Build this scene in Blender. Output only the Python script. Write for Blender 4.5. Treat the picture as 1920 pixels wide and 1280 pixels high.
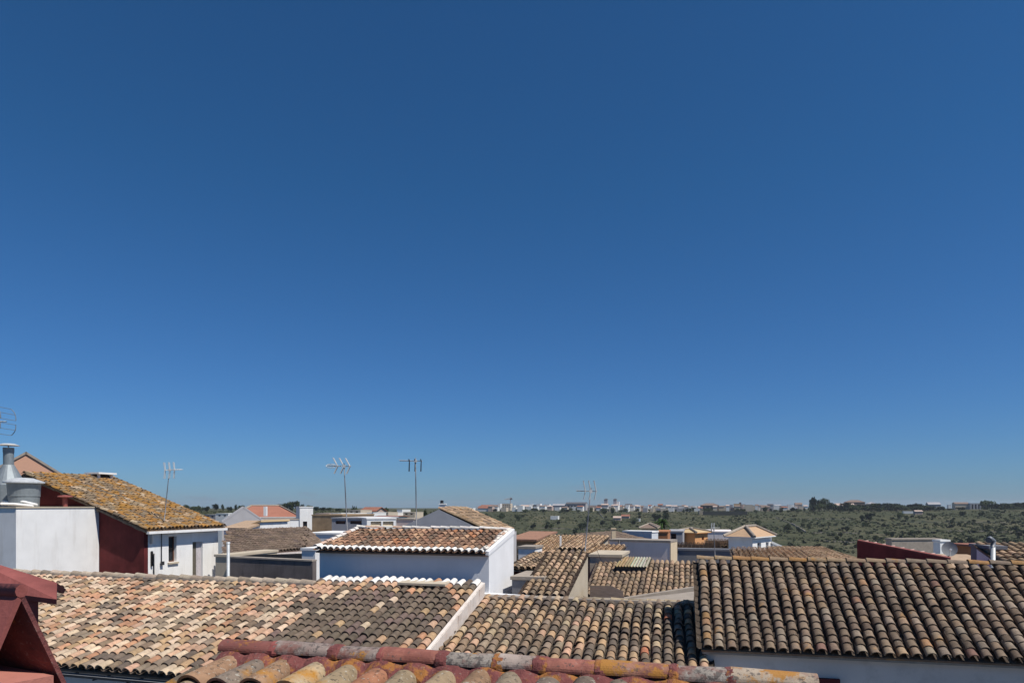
import bpy, bmesh, math, random
from mathutils import Vector, Matrix, noise
R_ = math.radians
random.seed(7)
scene = bpy.context.scene
for o in list(bpy.data.objects): bpy.data.objects.remove(o)
COL = scene.collection
EZ = 9.5                       # eye height above the street
F = 1280.0; HX = 960.0; HY = 947.0

# ------------------------------------------------------------------ camera, sky, sun, exposure
cam = bpy.data.cameras.new('camera'); cam.sensor_width = 36; cam.lens = 24
cam.shift_y = (HY - 640) / 1920; cam.clip_start = .05; cam.clip_end = 30000
co = bpy.data.objects.new('camera', cam); COL.objects.link(co)
co.location = (0, 0, EZ); co.rotation_euler = (R_(90), 0, 0); scene.camera = co
SUN_EL = 57.0; SUN_AZ = -32.0   # azimuth measured from +X, counter-clockwise
sd = Vector((math.cos(R_(SUN_EL)) * math.cos(R_(SUN_AZ)), math.cos(R_(SUN_EL)) * math.sin(R_(SUN_AZ)), math.sin(R_(SUN_EL))))
sl = bpy.data.lights.new('sun', 'SUN'); sl.energy = 5.0; sl.angle = R_(.53); sl.color = (1, .955, .885)
so = bpy.data.objects.new('sun', sl); COL.objects.link(so); so.location = (20, -15, 40)
so.rotation_euler = (-sd).to_track_quat('-Z', 'Y').to_euler()
world = bpy.data.worlds.new('World'); scene.world = world; world.use_nodes = True
nt = world.node_tree; bg = nt.nodes['Background']
sky = nt.nodes.new('ShaderNodeTexSky'); sky.sky_type = 'NISHITA'; sky.sun_disc = False
sky.sun_elevation = R_(SUN_EL); sky.sun_rotation = R_(90 - SUN_AZ)
sky.altitude = 0; sky.air_density = 1.0; sky.dust_density = .2; sky.ozone_density = 10.0
tint = nt.nodes.new('ShaderNodeMix'); tint.data_type = 'RGBA'; tint.blend_type = 'MULTIPLY'; tint.inputs[0].default_value = 1   # polarised, deep Mediterranean blue
tc = nt.nodes.new('ShaderNodeTexCoord'); sx_ = nt.nodes.new('ShaderNodeSeparateXYZ'); nt.links.new(tc.outputs['Generated'], sx_.inputs[0])
el_ = nt.nodes.new('ShaderNodeMapRange'); el_.inputs['From Min'].default_value = .02; el_.inputs['From Max'].default_value = .42; nt.links.new(sx_.outputs['Z'], el_.inputs['Value'])
tm_ = nt.nodes.new('ShaderNodeMix'); tm_.data_type = 'RGBA'; nt.links.new(el_.outputs[0], tm_.inputs[0]); tm_.inputs[6].default_value = (.43, .62, .85, 1); tm_.inputs[7].default_value = (.325, .655, .80, 1)
nt.links.new(tm_.outputs[2], tint.inputs[7]); nt.links.new(sky.outputs[0], tint.inputs[6])
mp_ = nt.nodes.new('ShaderNodeMapping'); mp_.inputs['Scale'].default_value = (7, 7, 34); nt.links.new(tc.outputs['Generated'], mp_.inputs[0])
cn = nt.nodes.new('ShaderNodeTexNoise'); cn.inputs['Scale'].default_value = 2.2; cn.inputs['Detail'].default_value = 5; nt.links.new(mp_.outputs[0], cn.inputs['Vector'])
cr = nt.nodes.new('ShaderNodeMapRange'); cr.inputs['From Min'].default_value = .60; cr.inputs['From Max'].default_value = .74; cr.inputs['To Max'].default_value = .35; nt.links.new(cn.outputs['Fac'], cr.inputs['Value'])
lo_ = nt.nodes.new('ShaderNodeMapRange'); lo_.inputs['From Min'].default_value = .045; lo_.inputs['From Max'].default_value = .018; nt.links.new(sx_.outputs['Z'], lo_.inputs['Value'])
mu_ = nt.nodes.new('ShaderNodeMath'); mu_.operation = 'MULTIPLY'; nt.links.new(cr.outputs[0], mu_.inputs[0]); nt.links.new(lo_.outputs[0], mu_.inputs[1])
cm = nt.nodes.new('ShaderNodeMix'); cm.data_type = 'RGBA'; nt.links.new(mu_.outputs[0], cm.inputs[0]); nt.links.new(tint.outputs[2], cm.inputs[6]); cm.inputs[7].default_value = (2.3, 2.7, 3.6, 1)
nt.links.new(cm.outputs[2], bg.inputs[0]); bg.inputs[1].default_value = .097
scene.view_settings.view_transform = 'Standard'; scene.view_settings.look = 'None'
scene.view_settings.exposure = 0; scene.view_settings.gamma = 1
scene.render.engine = 'CYCLES'

# ------------------------------------------------------------------ helpers
W = {}                                                     # world location of things and parts
def tag(o, label=None, cat=None, group=None, kind=None):
    if label: o['label'] = label
    if cat: o['category'] = cat
    if group: o['group'] = group
    if kind: o['kind'] = kind
    elif cat: o['kind'] = 'thing'
    return o
def attach(o, parent, loc):
    W[o.name] = Vector(loc)
    if parent is not None:
        o.parent = parent; o.matrix_parent_inverse = Matrix.Translation(-W[parent.name])
def thing(name, loc, label, cat, group=None):
    o = bpy.data.objects.new(name, None); COL.objects.link(o); o.location = loc
    o.empty_display_size = .2; W[o.name] = Vector(loc)
    return tag(o, label, cat, group)
def P(px, py, d): return Vector(((px - HX) / F * d, d, EZ - (py - HY) / F * d))
def zp(py, d): return EZ - (py - HY) / F * d
class MB:
    def __init__(s): s.v = []; s.f = []; s.sm = []; s.c = []; s.mi = []
    def poly(s, pts, smooth=False, col=None, mi=0):
        i = len(s.v); s.v += [Vector(p) for p in pts]; s.f.append(list(range(i, i + len(pts)))); s.sm.append(smooth); s.c.append(col); s.mi.append(mi)
    def hexa(s, b, t, mi=0):                                # bottom loop, top loop (same count)
        n = len(b); i = len(s.v); s.v += [Vector(p) for p in b] + [Vector(p) for p in t]
        fs = [list(range(i + n - 1, i - 1, -1)), list(range(i + n, i + 2 * n))]
        for k in range(n): fs.append([i + k, i + (k + 1) % n, i + n + (k + 1) % n, i + n + k])
        s.f += fs; s.sm += [False] * len(fs); s.c += [None] * len(fs); s.mi += [mi] * len(fs)
    def box(s, O, U, V, H, mi=0):
        O, U, V, H = map(Vector, (O, U, V, H)); s.hexa([O, O + U, O + U + V, O + V], [O + H, O + U + H, O + U + V + H, O + V + H], mi)
    def abox(s, x0, x1, y0, y1, z0, z1): s.box((x0, y0, z0), (x1 - x0, 0, 0), (0, y1 - y0, 0), (0, 0, z1 - z0))
    def tube(s, pts, r, n=8, cap=True, mi=0):
        pts = [Vector(p) for p in pts]; rs = r if isinstance(r, (list, tuple)) else [r] * len(pts); i0 = len(s.v)
        for k, p in enumerate(pts):
            t = (pts[min(k + 1, len(pts) - 1)] - pts[max(k - 1, 0)]).normalized()
            a = t.orthogonal().normalized() if abs(t.z) > .99 else t.cross(Vector((0, 0, 1))).normalized(); b = t.cross(a)
            for q in range(n):
                an = 2 * math.pi * q / n; s.v.append(p + (a * math.cos(an) + b * math.sin(an)) * rs[k])
        for k in range(len(pts) - 1):
            for q in range(n):
                s.f.append([i0 + k * n + q, i0 + k * n + (q + 1) % n, i0 + (k + 1) * n + (q + 1) % n, i0 + (k + 1) * n + q]); s.sm.append(n > 5); s.c.append(None); s.mi.append(mi)
        if cap:
            for k in (0, len(pts) - 1):
                s.f.append([i0 + k * n + q for q in range(n)]); s.sm.append(False); s.c.append(None); s.mi.append(mi)
    def lathe(s, c, prof, n=20, mi=0):                      # prof: (radius, z) up a vertical axis
        c = Vector(c); i0 = len(s.v)
        for r, z in prof:
            for q in range(n): an = 2 * math.pi * q / n; s.v.append(c + Vector((r * math.cos(an), r * math.sin(an), z)))
        for k in range(len(prof) - 1):
            for q in range(n):
                s.f.append([i0 + k * n + q, i0 + k * n + (q + 1) % n, i0 + (k + 1) * n + (q + 1) % n, i0 + (k + 1) * n + q]); s.sm.append(False); s.c.append(None); s.mi.append(mi)
    def build(s, name, mats, parent=None, label=None, recalc=False, origin=None, **kw):
        xs = [v.x for v in s.v]; ys = [v.y for v in s.v]; zs = [v.z for v in s.v]
        loc = Vector(origin) if origin else Vector(((min(xs) + max(xs)) / 2, (min(ys) + max(ys)) / 2, min(zs)))
        me = bpy.data.meshes.new(name); me.from_pydata([v - loc for v in s.v], [], s.f)
        for p, sm, m in zip(me.polygons, s.sm, s.mi): p.use_smooth = sm; p.material_index = m
        if any(c is not None for c in s.c):
            at = me.color_attributes.new('tcol', 'FLOAT_COLOR', 'CORNER'); k = 0; buf = []
            for p, c in zip(me.polygons, s.c):
                cc = (c or (.2, .15, .12)); buf += [cc[0], cc[1], cc[2], 1.0] * p.loop_total
            at.data.foreach_set('color', buf)
        for m in (mats if isinstance(mats, (list, tuple)) else [mats]): me.materials.append(m)
        if recalc:
            bm = bmesh.new(); bm.from_mesh(me); bmesh.ops.recalc_face_normals(bm, faces=bm.faces); bm.to_mesh(me); bm.free()
        o = bpy.data.objects.new(name, me); COL.objects.link(o); o.location = loc
        attach(o, parent, loc); tag(o, label, kw.get('category'), kw.get('group'), kw.get('kind')); return o

# ------------------------------------------------------------------ materials
def nodes(name):
    m = bpy.data.materials.new(name); m.use_nodes = True; t = m.node_tree; return m, t, t.nodes['Principled BSDF']
def N(t, typ, **kw):
    n = t.nodes.new(typ)
    for k, v in kw.items():
        if k in n.inputs: n.inputs[k].default_value = v
        else: setattr(n, k, v)
    return n
def noise_n(t, scale, detail=4, rough=.55, vec=None, stretch=None):
    n = N(t, 'ShaderNodeTexNoise', Scale=scale, Detail=detail, Roughness=rough)
    if vec is None: vec = N(t, 'ShaderNodeNewGeometry').outputs['Position']
    if stretch:
        mp = N(t, 'ShaderNodeMapping'); mp.inputs['Scale'].default_value = stretch; t.links.new(vec, mp.inputs[0]); vec = mp.outputs[0]
    t.links.new(vec, n.inputs['Vector']); return n.outputs['Fac']
def ramp(t, src, a, b, lo=0, hi=1):
    r = N(t, 'ShaderNodeMapRange'); r.inputs['From Min'].default_value = a; r.inputs['From Max'].default_value = b
    r.inputs['To Min'].default_value = lo; r.inputs['To Max'].default_value = hi; t.links.new(src, r.inputs['Value']); return r.outputs[0]
def mix(t, fac, a, b, mode='MIX'):
    m = N(t, 'ShaderNodeMix', data_type='RGBA', blend_type=mode)
    for s, i in ((fac, 0), (a, 6), (b, 7)):
        if hasattr(s, 'links'): t.links.new(s, m.inputs[i])
        elif i == 0: m.inputs[0].default_value = s
        else: m.inputs[i].default_value = (*s, 1)
    return m.outputs[2]
def bump(t, b, src, st, dist=.02):
    n = N(t, 'ShaderNodeBump', Strength=st, Distance=dist); t.links.new(src, n.inputs['Height']); t.links.new(n.outputs[0], b.inputs['Normal'])
def plaster(name, col, var=.12, stain=(.35, .33, .30), amount=.25, rough=.92, scale=1.6, streak=True):
    m, t, b = nodes(name)
    n1 = noise_n(t, scale, 6); c = mix(t, ramp(t, n1, .3, .7), tuple(x * (1 - var) for x in col), tuple(min(1, x * (1 + var)) for x in col))
    n2 = noise_n(t, 3.0, 6, .65, stretch=(1, 1, .16) if streak else None)
    c = mix(t, ramp(t, n2, .52, .78, 0, amount), c, stain)
    n3 = noise_n(t, 45, 3); c = mix(t, ramp(t, n3, .3, .7, 0, .10), c, tuple(x * .75 for x in col))
    t.links.new(c, b.inputs['Base Color']); b.inputs['Roughness'].default_value = rough; b.inputs['Specular IOR Level'].default_value = .2
    bump(t, b, n3, .35, .01); return m
def plain(name, col, rough=.6, metal=0, var=.15, scale=8):
    m, t, b = nodes(name); n1 = noise_n(t, scale, 5)
    c = mix(t, ramp(t, n1, .3, .7), tuple(x * (1 - var) for x in col), tuple(min(1, x * (1 + var)) for x in col))
    t.links.new(c, b.inputs['Base Color']); b.inputs['Roughness'].default_value = rough; b.inputs['Metallic'].default_value = metal; return m
def tile_mat(name, obj=True, lichen=0, pale=.25, grime=.35, lcol=(.42, .19, .025), fine=60):
    m, t, b = nodes(name)
    c = N(t, 'ShaderNodeObjectInfo').outputs['Color'] if obj else N(t, 'ShaderNodeAttribute', attribute_name='tcol').outputs['Color']
    n1 = noise_n(t, 9, 6, .6); c = mix(t, ramp(t, n1, .25, .75), mix(t, 1, c, (.72, .70, .68), 'MULTIPLY'), mix(t, 1, c, (1.2, 1.18, 1.12), 'MULTIPLY'))
    nb = noise_n(t, 1.1, 5, .6); c = mix(t, 1, c, mix(t, ramp(t, nb, .3, .7), (.78, .77, .76), (1.18, 1.13, 1.06)), 'MULTIPLY')
    n2 = noise_n(t, fine * .35, 5, .7); c = mix(t, ramp(t, n2, .54, .66, 0, grime), c, (.045, .04, .036))
    n4 = noise_n(t, fine * .5, 4, .6, stretch=(1, 1, 1.3)); c = mix(t, ramp(t, n4, .60, .68, 0, pale), c, (.42, .39, .33))
    if lichen:
        n5 = noise_n(t, 1.7, 6, .68); c = mix(t, ramp(t, n5, .62 - .22 * lichen, .72 - .18 * lichen, 0, .9), c, lcol)
    t.links.new(c, b.inputs['Base Color']); b.inputs['Roughness'].default_value = .95; b.inputs['Specular IOR Level'].default_value = .15
    n3 = noise_n(t, fine, 4, .7); bump(t, b, n3, .5, .012); return m
white = plaster('white_plaster', (.82, .805, .775), .06, (.50, .455, .40), .5)
white2 = plaster('white_paint', (.78, .775, .775), .05, (.55, .55, .56), .22)
white_far = plain('white_far', (.74, .73, .70), .9, 0, .05, .2)
cream_far = plain('cream_far', (.56, .47, .36), .9, 0, .07, .2)
pink_far = plain('pink_far', (.48, .36, .30), .9, 0, .07, .2)
grey_far = plain('grey_far', (.33, .32, .33), .9, 0, .08, .2)
dark_far = plain('dark_far', (.09, .085, .09), .9, 0, .08, .2)
tan_far = plain('tan_far', (.50, .36, .20), .9, 0, .08, .2)
rust_far = plain('rust_roof_far', (.27, .11, .07), .9, 0, .12, .4)
brown_far = plain('brown_roof_far', (.20, .14, .11), .9, 0, .12, .4)
maroon = plaster('maroon_paint', (.115, .022, .022), .28, (.17, .045, .04), .5, .85, 2.2)
maroon_hi = plaster('maroon_mortar', (.25, .078, .068), .32, (.15, .045, .042), .7, .85, 4)
grey_plaster = plaster('grey_plaster', (.36, .35, .36), .10, (.2, .19, .19), .35)
mauve = plaster('mauve_plaster', (.80, .71, .67), .08, (.28, .25, .25), .3)
beige = plaster('beige_plaster', (.52, .44, .33), .10, (.33, .27, .2), .35)
cream = plaster('cream_plaster', (.66, .53, .36), .08, (.4, .32, .22), .3)
earth = plaster('earth_wall', (.36, .25, .15), .2, (.2, .13, .08), .4, .95, 2, False)
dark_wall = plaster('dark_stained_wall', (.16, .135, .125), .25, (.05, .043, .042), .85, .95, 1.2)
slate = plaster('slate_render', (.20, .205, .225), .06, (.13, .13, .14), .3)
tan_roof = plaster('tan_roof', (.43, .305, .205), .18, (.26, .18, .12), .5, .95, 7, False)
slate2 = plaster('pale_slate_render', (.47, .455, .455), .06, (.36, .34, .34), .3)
terracotta_wall = plaster('terracotta_wall', (.42, .19, .09), .1, (.2, .08, .05), .3)
orange_wall = plaster('orange_wall', (.64, .32, .14), .08, (.4, .2, .1), .2)
mortar = plaster('mortar', (.34, .29, .24), .18, (.16, .13, .11), .5, .95, 6, False)
dark_mortar = plaster('dark_mortar', (.13, .115, .10), .2, (.06, .05, .045), .5, .95, 6, False)
galv = plain('galvanised_steel', (.23, .26, .275), .55, .3, .12, 6)
pipe_grey = plain('pipe_grey', (.45, .47, .48), .5, .2)
gutter_m = plain('gutter_metal', (.075, .08, .09), .45, .3)
alu = plain('aluminium', (.62, .62, .60), .5, .25, .08)
dark_metal = plain('dark_metal', (.06, .058, .06), .5, .5)
black = plain('void_shade', (.012, .011, .011), .9)  # painted darkness for openings and under the hatch lid
glass = plain('window_glass', (.02, .024, .03), .12)
wood = plain('brown_wood', (.13, .06, .035), .6)
tilemats = {}
def tm(obj, lichen=0, **kw):
    k = (obj, lichen, tuple(sorted(kw.items())))
    if k not in tilemats: tilemats[k] = tile_mat('roof_tile', obj, lichen, **kw)
    return tilemats[k]

# ------------------------------------------------------------------ the town's grid: a runs right along a ridge, b away from the eye
class Grid:
    def __init__(s, m):
        s.m = m; s.n = math.hypot(1, m); s.A = Vector((1, -m, 0)) / s.n; s.B = Vector((m, 1, 0)) / s.n
    def pt(s, a, b, z): v = s.A * a + s.B * b; return Vector((v.x, v.y, z))
    def Y(s, px, b): return b * s.n / (1 - s.m * (HX - px) / F)
    def b(s, px, Y): return Y * (1 - s.m * (HX - px) / F) / s.n
    def a(s, px, b): Y = s.Y(px, b); return ((px - HX) / F * Y - s.m * Y) / s.n
    def bfor(s, px, a):                                     # b at which the line a=const crosses column px
        u = (px - HX) / F; return a * (s.A.x - u * s.A.y) / (u * s.B.y - s.B.x)
    def z(s, px, py, b): return zp(py, s.Y(px, b))
G = Grid(.289); G2 = Grid(.23); G3 = Grid(.268)

# ------------------------------------------------------------------ barrel tiles
def tile_mesh(mb, s, L, seg=7, rings=2, th=.016, w0=.45, w1=.37, hf=.92, wob=0, M=None, col=None, inner=True):
    """cover tile: x across, y up the slope from its lower end, z out of the roof"""
    M = M or Matrix.Identity(4); rnd = random.Random(int(s * 1e4) + seg + int(wob * 1e3))
    outs = []; ins = []
    for k in range(rings):
        f = k / (rings - 1); r = s * (w0 + (w1 - w0) * f); z = .026 * (1 - f) * s / .21
        o = []; i = []
        for q in range(seg + 1):
            an = math.pi * (q / seg); d = 1 + (rnd.random() - .5) * wob
            o.append(M @ Vector((-math.cos(an) * r * d, f * L, z + math.sin(an) * r * hf * d)))
            i.append(M @ Vector((-math.cos(an) * (r - th), f * L, z + math.sin(an) * (r * hf - th))))
        outs.append(o); ins.append(i)
    i0 = len(mb.v)
    for o in outs: mb.v += o
    n = seg + 1
    def add(f, sm): mb.f.append(f); mb.sm.append(sm); mb.c.append(col); mb.mi.append(0)
    for k in range(rings - 1):
        for q in range(seg): add([i0 + k * n + q, i0 + k * n + q + 1, i0 + (k + 1) * n + q + 1, i0 + (k + 1) * n + q][::-1], True)
    j0 = len(mb.v); mb.v += outs[0] + ins[0]
    for q in range(seg): add([j0 + q, j0 + q + 1, j0 + n + q + 1, j0 + n + q], False)
    if inner:
        k0 = len(mb.v)
        for o in (ins[0], ins[-1]): mb.v += o
        for q in range(seg): add([k0 + q, k0 + q + 1, k0 + n + q + 1, k0 + n + q], True)
def pick(pal, rnd):
    t = rnd.random() * sum(p[0] for p in pal)
    for w, c in pal:
        t -= w
        if t <= 0: break
    k = .87 + rnd.random() * .26
    return tuple(min(.9, x * k * (.98 + rnd.random() * .04)) for x in c)
def screen(p):
    d = p.y
    return (HX + F * p.x / d, HY - F * (p.z - EZ) / d) if d > .2 else (-9999, 9999)
def fg_hidden(sx, sy): return 425 < sx < 1520 and sy > 1204 + (sx - 420) * .055 or (sx < 75 and sy > 1115)
def tiles(parent, O, U, V, s, e, colour, lichen=0, mode='objects', clip=None, jit=1, seg=7, over=1.32, matkw={}, w0=.45, name='tile', maxobj=300, chan_col=(.12, .095, .08), deck=True, shift=None):
    """cover tiles over channels on the parallelogram O + [0,1]U + [0,1]V (V up the slope)"""
    w = U.length; l = V.length; u = U.normalized(); v = V.normalized(); n = u.cross(v).normalized(); x = v.cross(n).normalized()
    if n.z < 0: n = -n; x = -x
    nc = max(1, round(w / s)); nr = max(1, round(l / e)); s = w / nc; e = l / nr
    rnd = random.Random(nc * 131 + nr)
    inside = (lambda p, q: True) if clip is None else clip
    # deck with the concave channels between the covers
    mb = MB(); cs = 4
    th = .05
    if clip is None and deck: mb.box(O - n * th, U, V, n * (th - .012))
    for i in range(nc + 1):
        for j in range(nr):
            cx = i * s; cy = j * e
            if not inside((cx) / w, (cy + e / 2) / l): continue
            kk = .7 + rnd.random() * .6; cc = tuple(k * kk for k in chan_col)
            rows = []
            for yy, dz in ((cy - .01, .018), (cy + e + .02, .004)):
                row = []
                for q in range(cs + 1):
                    an = math.pi * q / cs; row.append(O + u * cx + v * yy - x * (math.cos(an) * s * .40) + n * (.045 * s / .21 - math.sin(an) * s * .2 + dz))
                rows.append(row)
            for q in range(cs): mb.poly([rows[0][q], rows[0][q + 1], rows[1][q + 1], rows[1][q]], False, cc)
    roof = mb.build('roof', tm(False, lichen * .6, **matkw), parent)
    items = []
    for i in range(nc):
        off = (rnd.random() - .5) * e * .22 * jit
        for j in range(nr):
            if not inside((i + .5) / nc, (j + .5) / nr): continue
            p = O + u * ((i + .5) * s + (rnd.random() - .5) * .016 * jit) + v * (j * e + off * min(1, j) + (rnd.random() - .5) * .02 * jit) + n * (.012 + .02 * s / .21)
            p += n * (.03 * noise.noise(Vector((i * .17, j * .22, nc * .7)))) + u * (.035 * noise.noise(Vector((i * .21, j * .16, nr * 1.3 + 5))))   # old, sagging courses
            if rnd.random() < .018 and 0 < j < nr - 1: p -= v * e * .22                                     # a slipped tile
            rz = (rnd.random() - .5) * .09 * jit; rx = (rnd.random() - .5) * .02 * jit
            M = Matrix.Translation(p) @ Matrix((x, v, n)).transposed().to_4x4() @ Matrix.Rotation(rz, 4, 'Z') @ Matrix.Rotation(rx, 4, 'X')
            items.append((M, colour(i, j, nc, nr, rnd), p))
    obs = []
    if mode == 'objects':
        vis = []
        for k, (M, c, p) in enumerate(items):
            sx, sy = screen(p)
            if -20 < sx < 1940 and sy < 1290 and not fg_hidden(sx, sy): vis.append((p.y, k))
        vis.sort(); chosen = set(k for _, k in vis[:maxobj])
        meshes = []
        for q in range(3):
            t = MB(); tile_mesh(t, s * (1 + (q - 1) * .035), e * over, seg, 2, .017, w0=w0, w1=w0 - .08, wob=.05 * q)
            me = bpy.data.meshes.new(name); me.from_pydata(t.v, [], t.f)
            for pl, sm in zip(me.polygons, t.sm): pl.use_smooth = sm
            me.materials.append(tm(True, lichen, **matkw)); meshes.append(me)
        mpi = Matrix.Translation(-W[roof.name])
        for k, (M, c, p) in enumerate(items):
            if k in chosen:
                o = bpy.data.objects.new(name, meshes[rnd.randrange(3)]); COL.objects.link(o)
                o.parent = roof; o.matrix_parent_inverse = mpi; o.matrix_basis = M; o.color = (*c, 1); obs.append(o)
        items = [it for k, it in enumerate(items) if k not in chosen]
    if items:
        t = MB()
        for M, c, p in items: tile_mesh(t, s, e * over, max(4, seg - 2), 2, .017, w0=w0, w1=w0 - .08, M=M, col=c, inner=False)
        t.build('outlying_tiles' if mode == 'objects' else 'cover_tiles', tm(False, lichen, **matkw), roof, kind='stuff')
    return roof
def caps(parent, pts_a, pts_b, length, r, mat_or_col, name='ridge_tile', mats=None, lichen=0, up=Vector((0, 0, 1)), seg=8, gap=0, cols=None, jit=1, limit=300):
    """row of ridge tiles from a to b, each an object"""
    d = pts_b - pts_a; n = max(1, round(d.length / length)); e = d.length / n; u = d.normalized(); side = u.cross(up).normalized(); nn = side.cross(u)
    rnd = random.Random(n * 17); t = MB(); tile_mesh(t, r / .45, e * 1.12, seg, 2, .018, w0=.45, w1=.40, hf=.8)
    me = bpy.data.meshes.new(name); me.from_pydata(t.v, [], t.f)
    for pl, sm in zip(me.polygons, t.sm): pl.use_smooth = sm
    me.materials.append(mats or tm(True, lichen))
    mpi = Matrix.Translation(-W[parent.name])
    for k in range(n):
        p = pts_a + u * (k * e) + Vector((0, 0, (rnd.random() - .5) * .014 * jit))
        o = bpy.data.objects.new(name, me); COL.objects.link(o); o.parent = parent; o.matrix_parent_inverse = mpi
        o.matrix_basis = Matrix.Translation(p) @ Matrix((side, u, nn)).transposed().to_4x4() @ Matrix.Rotation((rnd.random() - .5) * .05 * jit, 4, 'Z')
        o.color = (*(pick(mat_or_col, rnd) if cols is None else cols[k % len(cols)]), 1)

# ------------------------------------------------------------------ walls with real openings
def wall_face(mb, O, U, H, out, openings=(), d=.14, mi=0):
    """quad O,U,H with rectangular openings (u0,u1,h0,h1 in metres) recessed by d"""
    w = U.length; h = H.length; u = U.normalized(); k = H.normalized()
    us = sorted({0, w, *[x for o in openings for x in o[:2]]}); hs = sorted({0, h, *[x for o in openings for x in o[2:4]]})
    for i in range(len(us) - 1):
        for j in range(len(hs) - 1):
            cu = (us[i] + us[i + 1]) / 2; ch = (hs[j] + hs[j + 1]) / 2
            if any(o[0] < cu < o[1] and o[2] < ch < o[3] for o in openings): continue
            mb.poly([O + u * us[i] + k * hs[j], O + u * us[i + 1] + k * hs[j], O + u * us[i + 1] + k * hs[j + 1], O + u * us[i] + k * hs[j + 1]], mi=mi)
    for o in openings:
        q = [O + u * a + k * b for a, b in ((o[0], o[2]), (o[1], o[2]), (o[1], o[3]), (o[0], o[3]))]
        for a in range(4): mb.poly([q[a], q[(a + 1) % 4], q[(a + 1) % 4] - out * d, q[a] - out * d], mi=mi)
def window(parent, O, u, k, out, o, d=.14, fm=None, gm=None, bar=True, name='window', fw=.05):
    fm = fm or wood; gm = gm or glass; c = O - out * (d - .03)
    mb = MB(); w = o[1] - o[0]; h = o[3] - o[2]; q = c + u * o[0] + k * o[2]
    mb.box(q, u * fw, -out * .04, k * h); mb.box(q + u * (w - fw), u * fw, -out * .04, k * h)
    mb.box(q + u * fw, u * (w - 2 * fw), -out * .04, k * fw); mb.box(q + u * fw + k * (h - fw), u * (w - 2 * fw), -out * .04, k * fw)
    if bar: mb.box(q + u * fw + k * (h * .5), u * (w - 2 * fw), -out * .035, k * fw * .7)
    f = mb.build(name, fm, parent); p = MB(); p.poly([q - out * .03, q + u * w - out * .03, q + u * w + k * h - out * .03, q + k * h - out * .03]); p.build('pane', gm, f)
    return f
UP = Vector((0, 0, 1))
# ------------------------------------------------------------------ terrain
def sst(a, b, x): t = max(0, min(1, (x - a) / (b - a))); return t * t * (3 - 2 * t)
def hgt(X, Y):
    r = math.hypot(X, Y); th = math.degrees(math.atan2(X, Y))
    k = sst(-9, -1, th) if Y > 0 else 0                       # valley and facing hillside on the right, plain on the left
    h = k * (-21 * sst(85, 380, r) + (23.4 + 1.8 * sst(17, 27, th) + .7 * math.sin(th * .55)) * sst(380, 950, r)) + (1 - k) * 3.5 * sst(110, 700, r) - .0035 * max(0, r - 1050)
    if r > 120:
        k = min(1, (r - 120) / 300)
        h += k * (.9 * (noise.noise(Vector((X / 90, Y / 130, 0))) ) + .35 * noise.noise(Vector((X / 25, Y / 60, 3))))
        tr = (Y / 34 + .25 * math.sin(X / 70)) % 1.0           # low terrace banks
        h += k * .28 * sst(.0, .18, tr) - k * .28 * tr
    return h
def terrain():
    v = [(0, 0, 0)]; f = []; angs = []; a = -180
    while a < 180: angs.append(a); a += 0.45 if -46 < a < 46 else 4
    rs = [4]
    while rs[-1] < 6000: rs.append(rs[-1] * (1.035 if 110 < rs[-1] < 1100 else 1.16))
    n = len(angs)
    for r in rs:
        for an in angs:
            x = r * math.sin(R_(an)); y = r * math.cos(R_(an)); v.append((x, y, hgt(x, y)))
    for q in range(n): f.append([0, 1 + (q + 1) % n, 1 + q])
    for k in range(len(rs) - 1):
        for q in range(n): f.append([1 + k * n + q, 1 + k * n + (q + 1) % n, 1 + (k + 1) * n + (q + 1) % n, 1 + (k + 1) * n + q])
    m, t, b = nodes('scrubland')
    pos = N(t, 'ShaderNodeNewGeometry').outputs['Position']
    n1 = noise_n(t, .012, 6, .6, pos, (1, .55, 1)); n2 = noise_n(t, .06, 6, .65, pos, (1, .35, 1)); n3 = noise_n(t, .35, 5, .7, pos, (1, .5, 1))
    c = mix(t, ramp(t, n1, .35, .65), (.058, .066, .031), (.088, .086, .046))
    n0 = noise_n(t, .0085, 4, .5, pos, (1, .45, 1)); c = mix(t, ramp(t, n0, .50, .60, 0, .75), c, (.125, .112, .066)); c = mix(t, ramp(t, n0, .44, .36, 0, .8), c, (.040, .054, .026))
    c = mix(t, ramp(t, n2, .44, .58, 0, .8), c, (.043, .054, .026))
    c = mix(t, ramp(t, n2, .62, .70, 0, .7), c, (.16, .135, .085))
    c = mix(t, ramp(t, n3, .48, .58, 0, .8), c, (.030, .038, .020))
    c = mix(t, ramp(t, n3, .30, .38, .55, 0), c, (.13, .118, .07))
    wv = N(t, 'ShaderNodeTexWave', Scale=.029, Distortion=3.2, Detail=3); wv.bands_direction = 'Y'; wv.inputs['Detail Scale'].default_value = .6; t.links.new(pos, wv.inputs[0])
    c = mix(t, ramp(t, wv.outputs['Fac'], .86, .97, 0, .55), c, (.17, .145, .105))
    t.links.new(c, b.inputs['Base Color']); b.inputs['Roughness'].default_value = 1; b.inputs['Specular IOR Level'].default_value = .05
    bump(t, b, n3, 1, 1.0)
    me = bpy.data.meshes.new('ground'); me.from_pydata(v, [], f); me.materials.append(m)
    for p in me.polygons: p.use_smooth = True
    o = bpy.data.objects.new('ground', me); COL.objects.link(o); o['kind'] = 'structure'
terrain()
# a paved street level under the houses
mb = MB(); mb.abox(-60, 60, -30, 95, .02, .06); mb.build('pavement', plaster('asphalt', (.07, .068, .065), .2, (.04, .04, .04), .3, .95, 2, False), kind='structure')

def dground(px, y):                                        # depth at which the far slope is seen at row y
    d = 960.0
    while d > 200:
        x = (px - HX) / F * d
        if HY + (EZ - hgt(x, d)) / d * F >= y: return d
        d -= 5
    return 200.0
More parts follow.
